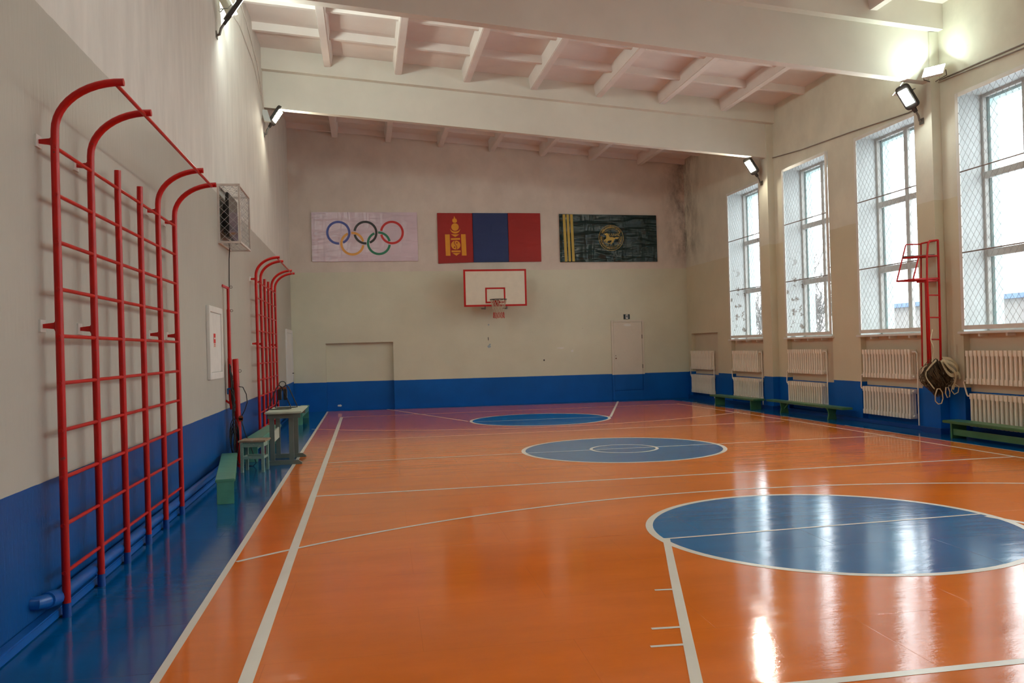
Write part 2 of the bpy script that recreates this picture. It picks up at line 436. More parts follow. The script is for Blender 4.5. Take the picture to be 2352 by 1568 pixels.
for (y0, y1, bk) in bays:
    for i in range(7):
        x = (1.33 + 1.513 * i) if bk else (1.40 + 1.523 * i)
        r = MB(); P = []
        for (hw, top) in ((.075, 0), (.12, 1)):
            for sx, yy in ((-1, y0), (1, y0), (1, y1), (-1, y1)):
                xx = x + sx * hw
                P.append((xx, yy, slabz(xx, bk) + .02 if top else ribz(x, bk)))
        r.hexa(P); r.build('rib', M['ceil'], ceil, bevel=.012)
    ys = [20.45, 21.85, 23.2, D - .08] if bk else [y1 - 1.38 * k for k in range(1, 4)]
    for yy in ys:
        r = MB(); P = []
        for hw, top in ((.045, 0), (.075, 1)):
            for xx, sy in ((0, -1), (W, -1), (W, 1), (0, 1)):
                P.append((xx, yy + sy * hw, slabz(xx, bk) + (.02 if top else -.15)))
        r.hexa(P); r.build('cross_rib', M['ceil'], ceil)
blab = ['concrete ceiling beam crossing the hall farthest away, above the banners', 'large concrete ceiling beam crossing the top of the view',
        'concrete ceiling beam overhead, out of view', 'concrete ceiling beam behind the photographer']
for (ys, zb, sb, zl, sl), lab in zip(BEAMS, blab):
    b = MB()
    for (ya, yb, z0, s0, z1, s1) in ((ys, ys + .17, zb, sb, zl + .01, sl), (ys - .16, ys + .34, zl, sl, 8.30, .0815)):
        x0, x1 = -.02, W + .02
        b.hexa([(x0, ya, z0 - s0 * x0), (x1, ya, z0 - s0 * x1), (x1, yb, z0 - s0 * x1), (x0, yb, z0 - s0 * x0),
                (x0, ya, z1 - s1 * x0), (x1, ya, z1 - s1 * x1), (x1, yb, z1 - s1 * x1), (x0, yb, z1 - s1 * x0)])
    struct(b.build('ceiling_beam', M['beam']), lab, 'beam')
clab = ['wall column between the first and second window from the far end', 'wall column behind the red umpire chair', 'wall column nearest the camera, out of view', 'wall column behind the photographer']
for i, ys in enumerate((18.72, 12.79, 6.84, .9)):
    b = MB(); b.box(W - .17, W + .02, ys, ys + .45, 0, BEAMS[i][3] - BEAMS[i][4] * W)
    b.box(W - .21, W + .02, ys - .04, ys + .49, 0, .10, 1)
    struct(b.build('column', [M['wall_r'], M['dblue']]), clab[i], 'column')

# ------------------------------------------------------------------ windows and guards
wl = ['farthest', 'second from the far end', 'third from the far end', 'nearest the camera in view']
def rect_frame(m, x0, x1, y0, y1, z0, z1, t, mi=0):
    m.box(x0, x1, y0, y0 + t, z0, z1, mi); m.box(x0, x1, y1 - t, y1, z0, z1, mi)
    m.box(x0, x1, y0 + t, y1 - t, z0, z0 + t, mi); m.box(x0, x1, y0 + t, y1 - t, z1 - t, z1, mi)
for i, (y0, y1) in enumerate(WIN):
    lab = ('tall white window with six panes, ' + wl[i] if i < 4 else 'tall window beyond the right edge of the view, number %d along' % (i + 1))
    win = bpy.data.objects.new('window_%d' % (i + 1), None); COL.objects.link(win); win.location = (W, y0, 0)
    struct(win, lab, 'window')
    H = y1 - y0
    m = MB(); rect_frame(m, FX, FX + .08, 0, H, ZS, ZT, .06)
    ym = H - .95
    m.box(FX + .005, FX + .075, ym - .055, ym + .055, ZS + .06, ZT - .06)
    for za, zb in ((4.26, 4.37), (2.96, 3.08)):
        m.box(FX + .002, FX + .078, .06, ym - .055, za, zb); m.box(FX + .002, FX + .078, ym + .055, H - .06, za, zb)
    m.build('window_frame', M['frame'], win, bevel=.006)
    for ya, yb in ((.06, ym - .055), (ym + .055, H - .06)):
        for za, zb in ((ZS + .06, 2.96), (3.08, 4.26), (4.37, ZT - .06)):
            g = MB(); g.box(FX + .036, FX + .042, ya - .005, yb + .005, za - .005, zb + .005); g.build('pane', M['glass'], win)
    m = MB(); pm = M['peel'] if i < 2 else M['reveal']
    m.box(.001, FX, H - .012, H - .0005, ZS, ZT, 0); m.box(.001, FX, .0005, .012, ZS, ZT, 1); m.box(.001, FX, .012, H - .012, ZT - .012, ZT - .0005, 1)
    m.build('reveal', [pm, M['reveal']], win)
    m = MB(); m.box(-.06, FX, -.07, H + .07, ZS - .028, ZS + .012); m.build('sill', M['white'], win, bevel=.006)
    m = MB()
    for k in range(3):
        yy = H * (.2 + .3 * k); m.box(-.03, ND, yy - .02, yy + .02, ZS - .075, ZS - .028)
    m.build('sill_bracket', M['white'], win)
    if i > 4: continue
    g = thing('window_guard', ('white mesh guard over the tall window ' + wl[i]) if i < 4 else 'mesh guard over the window beyond the right edge', 'window guard', (W - .02, y0, 0), 0, 'mesh guards over the windows')
    m = MB(); rect_frame(m, -.012, .012, 0, H, ZS + .04, ZT - .0, .07); m.build('guard_frame', M['white'], g, bevel=.004)
    for zz in (4.36, 3.03):
        m = MB(); m.tube([(0, .03, zz), (0, H - .03, zz)], .011, 8); m.build('crossbar', M['bar'], g, smooth=True)
    m = MB()
    z0, z1, a0, a1 = ZS + .07, ZT - .03, .05, H - .05
    slope = .17 / .13; hh = z1 - z0; ww = a1 - a0
    for sgn in (1, -1):
        t = -hh / slope
        while t < ww:
            ya, yb = t, t + hh / slope; za, zb = z0, z1
            if ya < 0: za = z0 + (-ya) * slope; ya = 0
            if yb > ww: zb = z1 - (yb - ww) * slope; yb = ww
            if sgn < 0: pa, pb = (0, a1 - ya, za), (0, a1 - yb, zb)
            else: pa, pb = (0, a0 + ya, za), (0, a0 + yb, zb)
            m.tube([pa, pb], .0028, 4, caps=False); t += .13
    m.build('wire_mesh', M['wire'], g, raw=True)

# ------------------------------------------------------------------ doors
d = bpy.data.objects.new('door_1', None); COL.objects.link(d); d.location = (9.37, D, 0)
struct(d, 'plain cream door painted blue at the bottom, right end of the far wall', 'door')
m = MB(); m.box(0, .06, -.03, 0, .0, 2.41); m.box(.965, 1.02, -.03, 0, .0, 2.41); m.box(.06, .965, -.03, 0, 2.35, 2.41); m.box(.06, .965, -.03, 0, 0, .27)
NB = wall_mat('door_paint_two_tone', .80, -.0035, 0, BAND, srgb(216, 210, 196), UPC)
m.build('door_frame', NB, d, bevel=.004)
m = MB(); m.box(.066, .958, -.016, .0, .295, 2.345); m.build('leaf', NB, d, bevel=.003)
m = MB()
for zz in (1.9, 1.0): m.tube([(.962, -.02, zz - .06), (.962, -.02, zz + .06)], .01, 8)
m.build('hinge', M['dgrey'], d)
m = MB(); m.tube([(.12, -.016, 1.26), (.12, -.05, 1.26)], [.014, .02], 10); m.build('knob', M['brown'], d)
m = MB(); m.tube([(.12, -.016, 1.34), (.12, -.026, 1.34)], .014, 10); m.build('lock', M['steel'], d)
m = MB(); m.prism([(.51 + .12 * math.cos(t * PI / 12), -.0165, 2.26 + .04 * math.sin(t * PI / 12)) for t in range(24)], (0, -.004, 0)); m.build('name_plate', M['white'], d)
s = thing('exit_sign', 'small dark sign with a white pictogram above the far door', 'sign', (9.87, D, 2.51))
m = MB(); m.box(-.095, .095, -.02, 0, -.075, .075); m.build('plate', M['dgreen'], s, bevel=.003)
m = MB(); m.box(-.035, .04, -.0225, -.02, -.06, .065); m.build('pictogram', M['white'], s)
m = MB(); m.box(-.008, .022, -.024, -.0222, -.03, .05); m.box(-.022, -.008, -.024, -.0222, .0, .012); m.build('figure', M['dgreen'], s)

d = bpy.data.objects.new('door_2', None); COL.objects.link(d); d.location = (0, 22.55, 0)
struct(d, 'white door in the left wall beside the far corner', 'door')
m = MB(); m.box(0, .035, 0, .09, 0, 2.32); m.box(0, .035, 1.76, 1.85, 0, 2.32); m.box(0, .035, .09, 1.76, 2.23, 2.32)
NB2 = wall_mat('white_door_two_tone', .87, 0, 1, BAND, srgb(222, 222, 220), srgb(222, 222, 220))
m.build('door_frame', NB2, d, bevel=.004)
m = MB(); m.box(0, .02, .095, 1.755, .02, 2.225); m.build('leaf', NB2, d, bevel=.003)
m = MB(); m.tube([(.02, 1.6, 1.12), (.06, 1.6, 1.12), (.06, 1.5, 1.12)], .012, 8); m.build('door_handle', M['dgrey'], d)

# ------------------------------------------------------------------ banners
def ring_arc(m, c, r0, r1, a0, a1, n=40, y=0, th=.003):
    for i in range(n):
        a = math.radians(a0 + (a1 - a0) * i / n); b = math.radians(a0 + (a1 - a0) * (i + 1) / n)
        m.face([(c[0] + r * math.cos(t), y, c[1] + r * math.sin(t)) for r, t in ((r0, a), (r1, a), (r1, b), (r0, b))])
def flat(m, pts, y=0): m.face([(x, y, z) for x, z in pts])
def circ(cx, cz, r, n=32): return [(cx + r * math.cos(2 * PI * i / n), cz + r * math.sin(2 * PI * i / n)) for i in range(n)]
def panel(m, x0, x1, zb0, zb1, zt0, zt1, y0, y1, mi=0, n=24):
    """vinyl skin over a wooden stretcher with gently uneven edges"""
    m.hexa([(x0, y0, zb0), (x1, y0, zb1), (x1, y1, zb1), (x0, y1, zb0), (x0, y0, zt0), (x1, y0, zt1), (x1, y1, zt1), (x0, y1, zt0)], mi)

BY = -.045
b1 = thing('banner', 'white banner with five coloured rings, leftmost on the far wall', 'banner', (.62, D, 4.26), 0, 'banners on the far wall')
m = MB(); panel(m, .005, 3.0, 0, -.005, 1.41, 1.407, BY, 0); m.build('vinyl', M['bn_white'], b1, bevel=.006)
K = 3.0 / 2110
def rp(cx, cy): return ((cx - 140) * K, 1.41 - (cy - 80) * 1.41 / 960)
for (cx, cy, mt, gaps, lab) in ((668, 480, 'r_blue', [(-87, -66)], 'blue ring'), (1205, 480, 'r_black', [(-86, -68), (171, 191)], 'black ring'), (1735, 480, 'r_red', [(171, 191)], 'red ring'),
                           (940, 695, 'r_yel', [(94, 113), (-8, 11)], 'yellow ring'), (1467, 690, 'r_green', [(93, 113), (-8, 11)], 'green ring')):
    ctr = rp(cx, cy); gs = sorted(gaps); first = None
    for i, (g0, g1) in enumerate(gs):
        nxt = gs[(i + 1) % len(gs)][0] + (360 if i + 1 == len(gs) else 0)
        m = MB(); ring_arc(m, ctr, 194 * K, 240 * K, g1, nxt, 48)
        if first is None: first = o = m.build('ring', M[mt], b1, raw=True); o.location = (0, BY - .003, 0); o['label'] = lab
        else: m.build('ring_arc', M[mt], first, raw=True)

b2 = thing('banner', 'red and blue flag banner with a gold emblem, middle of the far wall', 'banner', (4.205, D, 4.205), 0, 'banners on the far wall')
K2 = 3.045 / 2215
def sp(cx, cy): return ((cx - 45) * K2, 1.445 - (cy - 95) * 1.445 / 1045)
for nm, xa, xb, mt in (('red_panel', 0, 745, 'bn_red'), ('blue_panel', 745, 1510, 'bn_blue'), ('red_panel', 1510, 2215, 'bn_red')):
    m = MB(); panel(m, xa * K2, xb * K2 + .02, -.03 if xa == 0 else 0, 0, 1.445, 1.44, BY, 0); m.build(nm, M[mt], b2, bevel=.004)
e = MB()
E = lambda pts: flat(e, [sp(*p) for p in pts])
E([(200, 548), (300, 548), (305, 1000), (207, 1000)]); E([(541, 546), (640, 546), (650, 998), (550, 998)])
E([(325, 548), (508, 548), (417, 605)]); E([(325, 630), (518, 624), (520, 664), (325, 668)])
E([(330, 888), (525, 888), (525, 925), (330, 925)]); E([(345, 942), (520, 942), (432, 1000)])
E([(425 + 100 * math.cos(t * PI / 20), 775 + 94 * math.sin(t * PI / 20)) for t in range(40)])
E([(418 + 80 * math.cos(t * PI / 20), 393 + 80 * math.sin(t * PI / 20)) for t in range(40)])
oa = [(420 + 106 * math.cos(PI * t / 24), 428 + 103 * math.sin(PI * t / 24)) for t in range(25)]
ia = [(420 + 104 * math.cos(PI * t / 24), 426 + 62 * math.sin(PI * t / 24)) for t in range(25)]
for i in range(24): E([oa[i], oa[i + 1], ia[i + 1], ia[i]])
E([(366, 280), (364, 245), (376, 212), (386, 228), (398, 198), (405, 156), (420, 190), (436, 226), (446, 212), (462, 248), (463, 280), (440, 303), (388, 303)])
o = e.build('emblem', M['gold'], b2, raw=True); o.location = (0, BY - .004, 0)
e = MB()
S = [(412, 682), (398, 705), (396, 735), (410, 765), (432, 790), (446, 818), (444, 848), (430, 868)]
for i in range(len(S) - 1):
    (xa, ya), (xb, yb) = S[i], S[i + 1]; E([(xa - 7, ya), (xa + 7, ya), (xb + 7, yb), (xb - 7, yb)])
o = e.build('emblem_curve', M['dred'], b2, raw=True); o.location = (0, BY - .007, 0)
for cx, cy in ((450, 728), (397, 820)):
    e = MB(); E([(cx + 15 * math.cos(t * PI / 8), cy + 15 * math.sin(t * PI / 8)) for t in range(16)]); o = e.build('emblem_dot', M['dred'], b2, raw=True); o.location = (0, BY - .007, 0)

b3 = thing('banner', 'dark green banner with yellow stripes and a horse seal, rightmost on the far wall', 'banner', (7.85, D, 4.18), 0, 'banners on the far wall')
K3 = 3.035 / 2195
def tp(cx, cy): return ((cx - 45) * K3, 1.435 - (cy - 125) * 1.435 / 1060)
m = MB(); panel(m, 0, 3.035, .005, -.01, 1.44, 1.40, BY, 0); m.build('vinyl', M['bn_green'], b3, bevel=.006)
for xa, xb in ((120, 180), (205, 260), (285, 345)):
    m = MB(); flat(m, [tp(xa, 132), tp(xb, 132), tp(xb + 22, 1172), tp(xa + 25, 1172)]); o = m.build('stripe', M['olive'], b3, raw=True); o.location = (0, BY - .003, 0)
m = MB(); cc = tp(1195, 655)
ring_arc(m, cc, 272 * K3, 280 * K3, 0, 360, 64); ring_arc(m, cc, 184 * K3, 188 * K3, 0, 360, 64)
def hp(x, y): return tp((1360 + x / 22.4 - 1280) * 9.8, (510 + y / 22.4 - 480) * 9.8)
horse = [(590, 635), (640, 598), (720, 578), (790, 610), (825, 700), (872, 790), (1000, 778), (1100, 822), (1200, 785), (1335, 792), (1345, 830), (1250, 882), (1150, 868), (1122, 905), (1062, 985), (1052, 1055), (1012, 1072), (982, 962), (900, 948), (780, 972), (742, 1015), (700, 1062), (672, 1040), (690, 990), (640, 962), (566, 965), (558, 930), (640, 888), (682, 850), (692, 760), (682, 692), (622, 684)]
flat(m, [hp(*p) for p in horse])
for st in ([(566, 950), (640, 1040), (705, 1065)], [(985, 990), (905, 1095), (818, 1122)], [(1015, 1050), (965, 1090), (932, 1160)], [(700, 1050), (770, 1100), (820, 1125)]):
    for p, q in zip(st, st[1:]):
        d_ = Vector((q[0] - p[0], q[1] - p[1])).normalized(); nx, ny = -d_.y * 16, d_.x * 16
        flat(m, [hp(p[0] + nx, p[1] + ny), hp(p[0] - nx, p[1] - ny), hp(q[0] - nx, q[1] - ny), hp(q[0] + nx, q[1] + ny)])
o = m.build('seal', M['olive'], b3, raw=True); o.location = (0, BY - .004, 0)

def text_mesh(body, size, align='CENTER'):
    cu = bpy.data.curves.new('t', 'FONT'); cu.body = body; cu.size = size; cu.align_x = align; cu.align_y = 'CENTER'; cu.resolution_u = 3
    ob = bpy.data.objects.new('t', cu); COL.objects.link(ob)
    dg = bpy.context.evaluated_depsgraph_get(); ev = ob.evaluated_get(dg); me = ev.to_mesh()
    V = [v.co.copy() for v in me.vertices]; F = [tuple(p.vertices) for p in me.polygons]
    ev.to_mesh_clear(); bpy.data.objects.remove(ob); bpy.data.curves.remove(cu)
    return V, F
def add_text(m, V, F, ox, oz, ang=0):
    ca, sa = math.cos(ang), math.sin(ang); b = len(m.v)
    for p in V: m.v.append((ox + p.x * ca - p.y * sa, 0, oz + p.x * sa + p.y * ca))
    for q in F: m.f.append(tuple(b + i for i in q)); m.mi.append(0)
m = MB()
def ring_text(m, txt, a0, a1, r, size, flip=False):
    n = len(txt)
    for i, ch in enumerate(txt):
        if ch == ' ': continue
        a = math.radians(a0 + (a1 - a0) * (i + .5) / n)
        V, F = text_mesh(ch, size)
        add_text(m, V, F, cc[0] + r * math.cos(a), cc[1] + r * math.sin(a), a - PI / 2 if not flip else a + PI / 2)
ring_text(m, 'ХӨДӨӨ АЖ АХУЙН ИХ СУРГУУЛЬ', 152, 28, .318, .085)
ring_text(m, 'MONGOLIAN UNIVERSITY OF LIFE SCIENCES', 172, 368, .318, .078, True)
V, F = text_mesh('ХААИС', .105); q = hp(1095, 672); add_text(m, V, F, q[0], q[1])
o = m.build('seal_lettering', M['olive'], b3, raw=True); o.location = (0, BY - .005, 0)

# ------------------------------------------------------------------ basketball goal
g = thing('basketball_goal', 'white backboard with red border, hoop and net on the far wall', 'basketball goal', (5.75, 23.69, 0))
m = MB(); m.box(-.905, .905, -.015, .02, 2.865, 3.918); m.build('backboard', M['cream'], g, bevel=.004)
m = MB(); yy = -.016
def bframe(m, x0, x1, z0, z1, t, y0, y1):
    m.box(x0, x0 + t, y0, y1, z0, z1); m.box(x1 - t, x1, y0, y1, z0, z1); m.box(x0 + t, x1 - t, y0, y1, z0, z0 + t); m.box(x0 + t, x1 - t, y0, y1, z1 - t, z1)
bframe(m, -.908, .908, 2.862, 3.921, .052, -.019, .024); m.build('border', M['red'], g)
m = MB(); bframe(m, -.295, .285, 2.955, 3.40, .045, -.0185, -.0145); m.build('target_square', M['red'], g)
m = MB()
rc = Vector((.02, -.015 - .15 - .225, 3.035))
m.tube([rc + Vector((.235 * math.cos(t * PI / 20), .235 * math.sin(t * PI / 20), 0)) for t in range(40)], .011, 8, closed=True); m.build('rim', M['dgrey'], g, smooth=True)
m = MB(); m.box(-.07, .11, -.045, -.016, 2.88, 3.045); m.prism([(-.05, -.045, 3.03), (-.05, -.17, 3.03), (-.05, -.17, 3.01), (-.05, -.045, 2.9)], (.02, 0, 0)); m.prism([(.07, -.045, 3.03), (.07, -.17, 3.03), (.07, -.17, 3.01), (.07, -.045, 2.9)], (.02, 0, 0)); m.build('hoop_bracket', M['red'], g)
nu = MB(); nl = MB(); N = 12
lv = [(0, .235), (.12, .20), (.25, .165), (.36, .15), (.47, .155), (.52, .16)]
def npnt(k, j, odd): 
    dz, r = lv[j]; a = 2 * PI * (k + (.5 if odd else 0)) / N
    return rc + Vector((r * math.cos(a), r * math.sin(a), -dz + random.uniform(-.012, .012)))
rows = [[npnt(k, j, j % 2) for k in range(N)] for j in range(len(lv))]
for j in range(len(lv) - 1):
    for k in range(N):
        t = nu if j < 3 else nl
        t.tube([rows[j][k], rows[j + 1][k]], .0055, 5, caps=False)
        t.tube([rows[j][k], rows[j + 1][(k - 1) % N if j % 2 == 0 else (k + 1) % N]], .0055, 5, caps=False)
nu.build('upper_net', M['netwhite'], g, raw=True)['label'] = 'greyed white upper net'
nl.build('lower_net', M['netred'], g, raw=True)['label'] = 'faded red lower net'
for x in (-.3, .33):
    m = MB(); m.tube([(x, .02, 3.6), (x, D - 23.69, 3.75)], .022, 8); m.tube([(x, .02, 3.0), (x, D - 23.69, 3.6)], .018, 8); m.tube([(x, .03, 2.8), (x, D - 23.69, 2.84)], .022, 8); m.tube([(x, .04, 2.8), (x, .04, 3.8)], .02, 8)
    m.build('wall_arm', M['steel'], g, smooth=True)

# ------------------------------------------------------------------ red climbing frames on the left wall
LY = [5.88, 6.60, 7.28, 7.96, 8.62, 9.34]
def climbing_frame(label, yoff):
    t = thing('climbing_frame', label, 'climbing frame', (0, yoff, 0), 0, 'red climbing frames on the left wall')
    X = .11
    for i, y in enumerate(LY):
        y -= LY[0]
        pts = [(X + .006 * (1 - z / 2), y, z) for z in (.07, .6, 1.2, 1.8, 2.4, 3.0)]
        if i in (0, 1, 4, 5):
            k = .43; kk = .33
            pts += [(X, y, 3.16)] + [(X + k * (1 - math.cos(a)), y, 3.16 + kk * math.sin(a)) for a in [PI / 2 * q / 12 for q in range(1, 13)]]
        else: pts += [(X, y, 3.20)]
        m = MB(); m.tube(pts, .0255, 14); m.build('upright', M['redw'], t, smooth=True)
        m = MB(); m.tube([(X + .006, y, 0), (X + .006, y, .09)], .0275, 14); o = m.build('foot_sleeve', M['dblue'], t, smooth=True); o['label'] = 'blue painted foot of an upright'
        m = MB(); m.box(.0, X + .03, y - .012, y + .012, 0.0, .012); m.build('floor_tab', M['dgrey'], t)
        if i in (0, 1, 4, 5):
            for zz in (3.09, 1.89):
                m = MB()
                m.prism([(X - .02, y - .008, zz + .035), (X - .03, y - .008, zz + .02), (.012, y - .008, zz + .012), (.012, y - .008, zz - .014), (X - .03, y - .008, zz - .022), (X - .02, y - .008, zz - .045)], (0, .016, 0))
                br = m.build('wall_bracket', M['red'], t)
                m = MB(); m.box(0, .013, y - .045, y + .045, zz - .04, zz + .04); o = m.build('wall_plate', M['white'], br); o['label'] = 'white plate of a bracket'
    for k in range(10):
        zz = 3.05 - .307 * k
        m = MB(); m.tube([(X + .002, -.03, zz), (X + .002, 1.8, zz), (X + .002, LY[5] - LY[0] + .03, zz)], .0135, 10); m.build('rung', M['redw'] if k > 6 else M['red'], t, smooth=True)
    m = MB(); m.tube([(X + .385, -.0, 3.472), (X + .385, LY[5] - LY[0], 3.472)], .0135, 10); m.build('top_bar', M['red'], t, smooth=True)
    return t
cf = climbing_frame('large red climbing frame on the left wall nearest the camera', LY[0])
c2 = dup(cf); c2.location = (0, 15.98, -.02); c2.scale = (1, .94, .99)
c2['label'] = 'red climbing frame on the left wall behind the desk, farther away'
c2.location.z = 0

# pipe along the left wall
p = thing('floor_pipe', 'thick blue pipe running along the foot of the left wall', 'pipe', (0, 0, 0))
m = MB(); m.tube([(0, 5.62, .17), (.035, 5.62, .17), (.055, 5.66, .165), (.06, 5.75, .15), (.058, 5.9, .125), (.058, 8, .125), (.058, 12, .125), (.058, 22.3, .125)], .042, 14); m.build('pipe', M['blue'], p, smooth=True)
m = MB(); m.tube([(.06, 5.70, .16), (.06, 5.86, .135)], .052, 14); m.build('collar', M['blue'], p, smooth=True)
m = MB()
for y in (6.7, 8.1, 9.5, 11, 13.4, 15.6, 18, 20.5): m.box(.0, .06, y - .02, y + .02, .06, .09)
m.build('pipe_support', M['blue'], p)

# ------------------------------------------------------------------ television in a wire cage, cable, cabinet
YC0, YC1, XC, ZC0, ZC1 = 12.68, 13.72, .305, 3.31, 4.145
t = thing('television', 'flat black television inside the wire cage on the left wall', 'television', (.0, YC0, 3.4))
m = MB(); m.box(.095, .14, .09, .97, 0, .66); m.build('screen_housing', M['black'], t, bevel=.01)
m = MB(); m.box(.139, .1425, .10, .96, .012, .65); m.build('screen', M['screen'], t)
m = MB(); m.prism([(.095, .2, .08), (.095, .86, .08), (.04, .78, .12), (.04, .78, .42), (.04, .28, .42), (.04, .28, .12)][:2] + [(.095, .86, .5), (.095, .2, .5)], (-.05, 0, 0)); m.box(0, .05, .40, .66, .18, .42); m.build('back_mount', M['black'], t)
g = thing('wire_cage', 'grey wire cage box around the television on the left wall', 'cage', (0, YC0, ZC0))
m = MB(); L_ = YC1 - YC0; Hh = ZC1 - ZC0; q = .028
for x in (q / 2, XC):
    for z in (0, Hh): m.bar((x, 0, z), (x, L_, z), q, q)
    for y in (0, L_): m.bar((x, y, -q / 2), (x, y, Hh + q / 2), q, q, (0, 1, 0))
for y in (0, L_):
    for z in (0, Hh): m.bar((q, y, z), (XC - q / 2, y, z), q, q)
m.build('cage_frame', M['cagegrey'], g)
m = MB()
def link_face(m, org, du, dv, lu, lv, st=.085, r=.0022):
    org = Vector(org); du = Vector(du); dv = Vector(dv)
    for sg in (1, -1):
        s = -lv
        while s < lu:
            ua, ub, va, vb = s, s + lv, 0, lv
            if ua < 0: va = -ua; ua = 0
            if ub > lu: vb = lv - (ub - lu); ub = lu
            if vb > va:
                if sg < 0: ua, ub = lu - ua, lu - ub
                m.tube([org + du * ua + dv * va, org + du * ub + dv * vb], r, 4, caps=False)
            s += st * 1.414
link_face(m, (XC, 0, 0), (0, 1, 0), (0, 0, 1), L_, Hh)
link_face(m, (.0, 0, 0), (1, 0, 0), (0, 0, 1), XC, Hh); link_face(m, (.0, L_, 0), (1, 0, 0), (0, 0, 1), XC, Hh)
link_face(m, (.0, 0, 0), (1, 0, 0), (0, 1, 0), XC, L_); link_face(m, (.0, 0, Hh), (1, 0, 0), (0, 1, 0), XC, L_)
m.build('wire_mesh', M['wire'], g, raw=True)
m = MB(); m.tube([(.05, 13.3, 3.42), (.045, 13.42, 3.3), (.02, 13.5, 3.15), (.012, 13.48, 2.6), (.014, 13.42, 2.0), (.012, 13.36, 1.55), (.014, 13.3, 1.2), (.03, 13.2, .85)], .007, 6)
tag(m.build('television_cable', M['rubber'], smooth=True), 'thin black cable hanging down the wall from the television cage', 'cable')
p = thing('hydrant_cabinet', 'flush white wall cabinet with a red sticker on the left wall', 'cabinet', (0, 11.58, 1.35))
m = MB()
def lframe(m, y0, y1, z0, z1, t, tb, x0, x1):
    m.box(x0, x1, y0, y0 + t, z0, z1); m.box(x0, x1, y1 - t, y1, z0, z1); m.box(x0, x1, y0 + t, y1 - t, z0, z0 + tb); m.box(x0, x1, y0 + t, y1 - t, z1 - t, z1)
lframe(m, 0, 1.03, 0, .99, .08, .09, 0, .045); m.build('cabinet_frame', M['white'], p, bevel=.005)
m = MB(); m.box(0, .028, .085, .945, .095, .905); m.build('door', M['white'], p, bevel=.004)
m = MB(); m.box(.028, .0295, .37, .52, .49, .62); o = m.build('sticker', M['sticker'], p); o['label'] = 'red fire sticker'
m = MB(); m.box(.028, .0294, .37, .52, .43, .49)
o = m.build('sticker_text_panel', M['cream'], p)
m = MB()
for k in range(2): m.box(.0294, .0298, .385, .50, .445 + .022 * k, .455 + .022 * k)
m.build('sticker_lettering', M['sticker'], p)
m = MB(); m.box(.0295, .0299, .40, .50, .545, .565); m.build('sticker_mark', M['white'], p)

# ------------------------------------------------------------------ net posts and hanging cords
t = thing('net_post', 'thin red telescopic net post fixed to the left wall', 'net post', (.07, 12.99, 0))
m = MB(); m.tube([(0, 0, 1.62), (0, 0, 2.35)], .026, 14); m.tube([(0, 0, 2.35), (0, 0, 2.66)], .02, 14); m.tube([(0, 0, .92), (0, 0, 1.12), (0, 0, 1.62)], [.018, .03, .03], 14); m.build('tube', M['red'], t, smooth=True)
m = MB(); m.bar((-.07, -.10, 2.70), (.01, .02, 2.66), .03, .035); m.build('wall_arm', M['red'], t, bevel=.004)
for zz, a in ((2.68, 0), (2.33, .4)):
    m = MB(); m.tube([(.045 + .018 * math.cos(q * PI / 8), .0, zz + .018 * math.sin(q * PI / 8)) for q in range(16)], .004, 6, closed=True); m.build('ring', M['steel'], t, smooth=True)
m = MB(); m.box(-.032, .03, -.035, .035, 1.16, 1.185); m.box(-.045, -.02, -.03, .03, 1.09, 1.18); m.build('ratchet', M['blue'], t, bevel=.004)
m = MB(); m.bar((-.07, 0, 1.0), (0, 0, .95), .02, .03); m.build('lower_arm', M['red'], t)
t = thing('net_post', 'short thick red net post leaning beside the thin post', 'net post', (.15, 13.06, 0))
m = MB(); m.tube([(.02, 0, 0), (-.01, 0, 1.60), (-.011, 0, 1.612)], [.043, .046, .04], 16); m.build('tube', M['redw'], t, smooth=True)
m = MB(); m.box(-.095, -.03, -.03, .02, .86, .93); m.build('clamp', M['red'], t, bevel=.004)
m = MB(); m.tube([(.055 + .02 * math.cos(q * PI / 8), -.01, 1.43 + .02 * math.sin(q * PI / 8)) for q in range(16)], .0045, 6, closed=True); m.build('ring', M['steel'], t, smooth=True)
m = MB(); rng = random.Random(3)
for k in range(7):
    pts = []
    for j in range(12):
        u = j / 11
        pts.append((.085 + .05 * u + rng.uniform(-.012, .012), 12.985 - .05 + rng.uniform(-.02, .02), 1.52 - (.55 + .07 * k) * u * (1 if k < 4 else 1.5) + rng.uniform(-.02, .02)))
    m.tube(pts, .009, 6)
m.tube([(.19, 12.98, 1.2), (.25, 12.98, 1.19), (.30, 12.97, 1.08), (.31, 12.96, .96), (.27, 12.96, .84), (.215, 12.97, .74)], .007, 6)
m.tube([(.215, 12.97, .72), (.27, 12.97, .5), (.36, 12.98, .25), (.41, 13.02, .05), (.36, 13.06, -.0), (.25, 13.1, .012), (.16, 13.0, .05), (.12, 12.97, .2), (.14, 12.96, .4), (.1, 12.96, .55), (.11, 12.96, .8)], .007, 6)
for k in range(4): m.tube([(.12 + .05 * math.cos(q * PI / 8) * (1 + .1 * k), 12.95 - .006 * k, .35 + .04 * k + (.2 + .02 * k) * math.sin(q * PI / 8)) for q in range(16)], .007, 6, closed=True)
cb = m.build('extension_cord', M['rubber'], smooth=True)
tag(cb, 'tangled black extension cord hung over the red net posts', 'cord')
m = MB(); m.tube([(0, 0, 0), (.0, -.03, 0)], .036, 16); m.box(-.03, .03, -.03, 0, -.05, .0); o = m.build('socket_box', M['brown'], cb, bevel=.004); o.location = (.215, 12.97, .735)

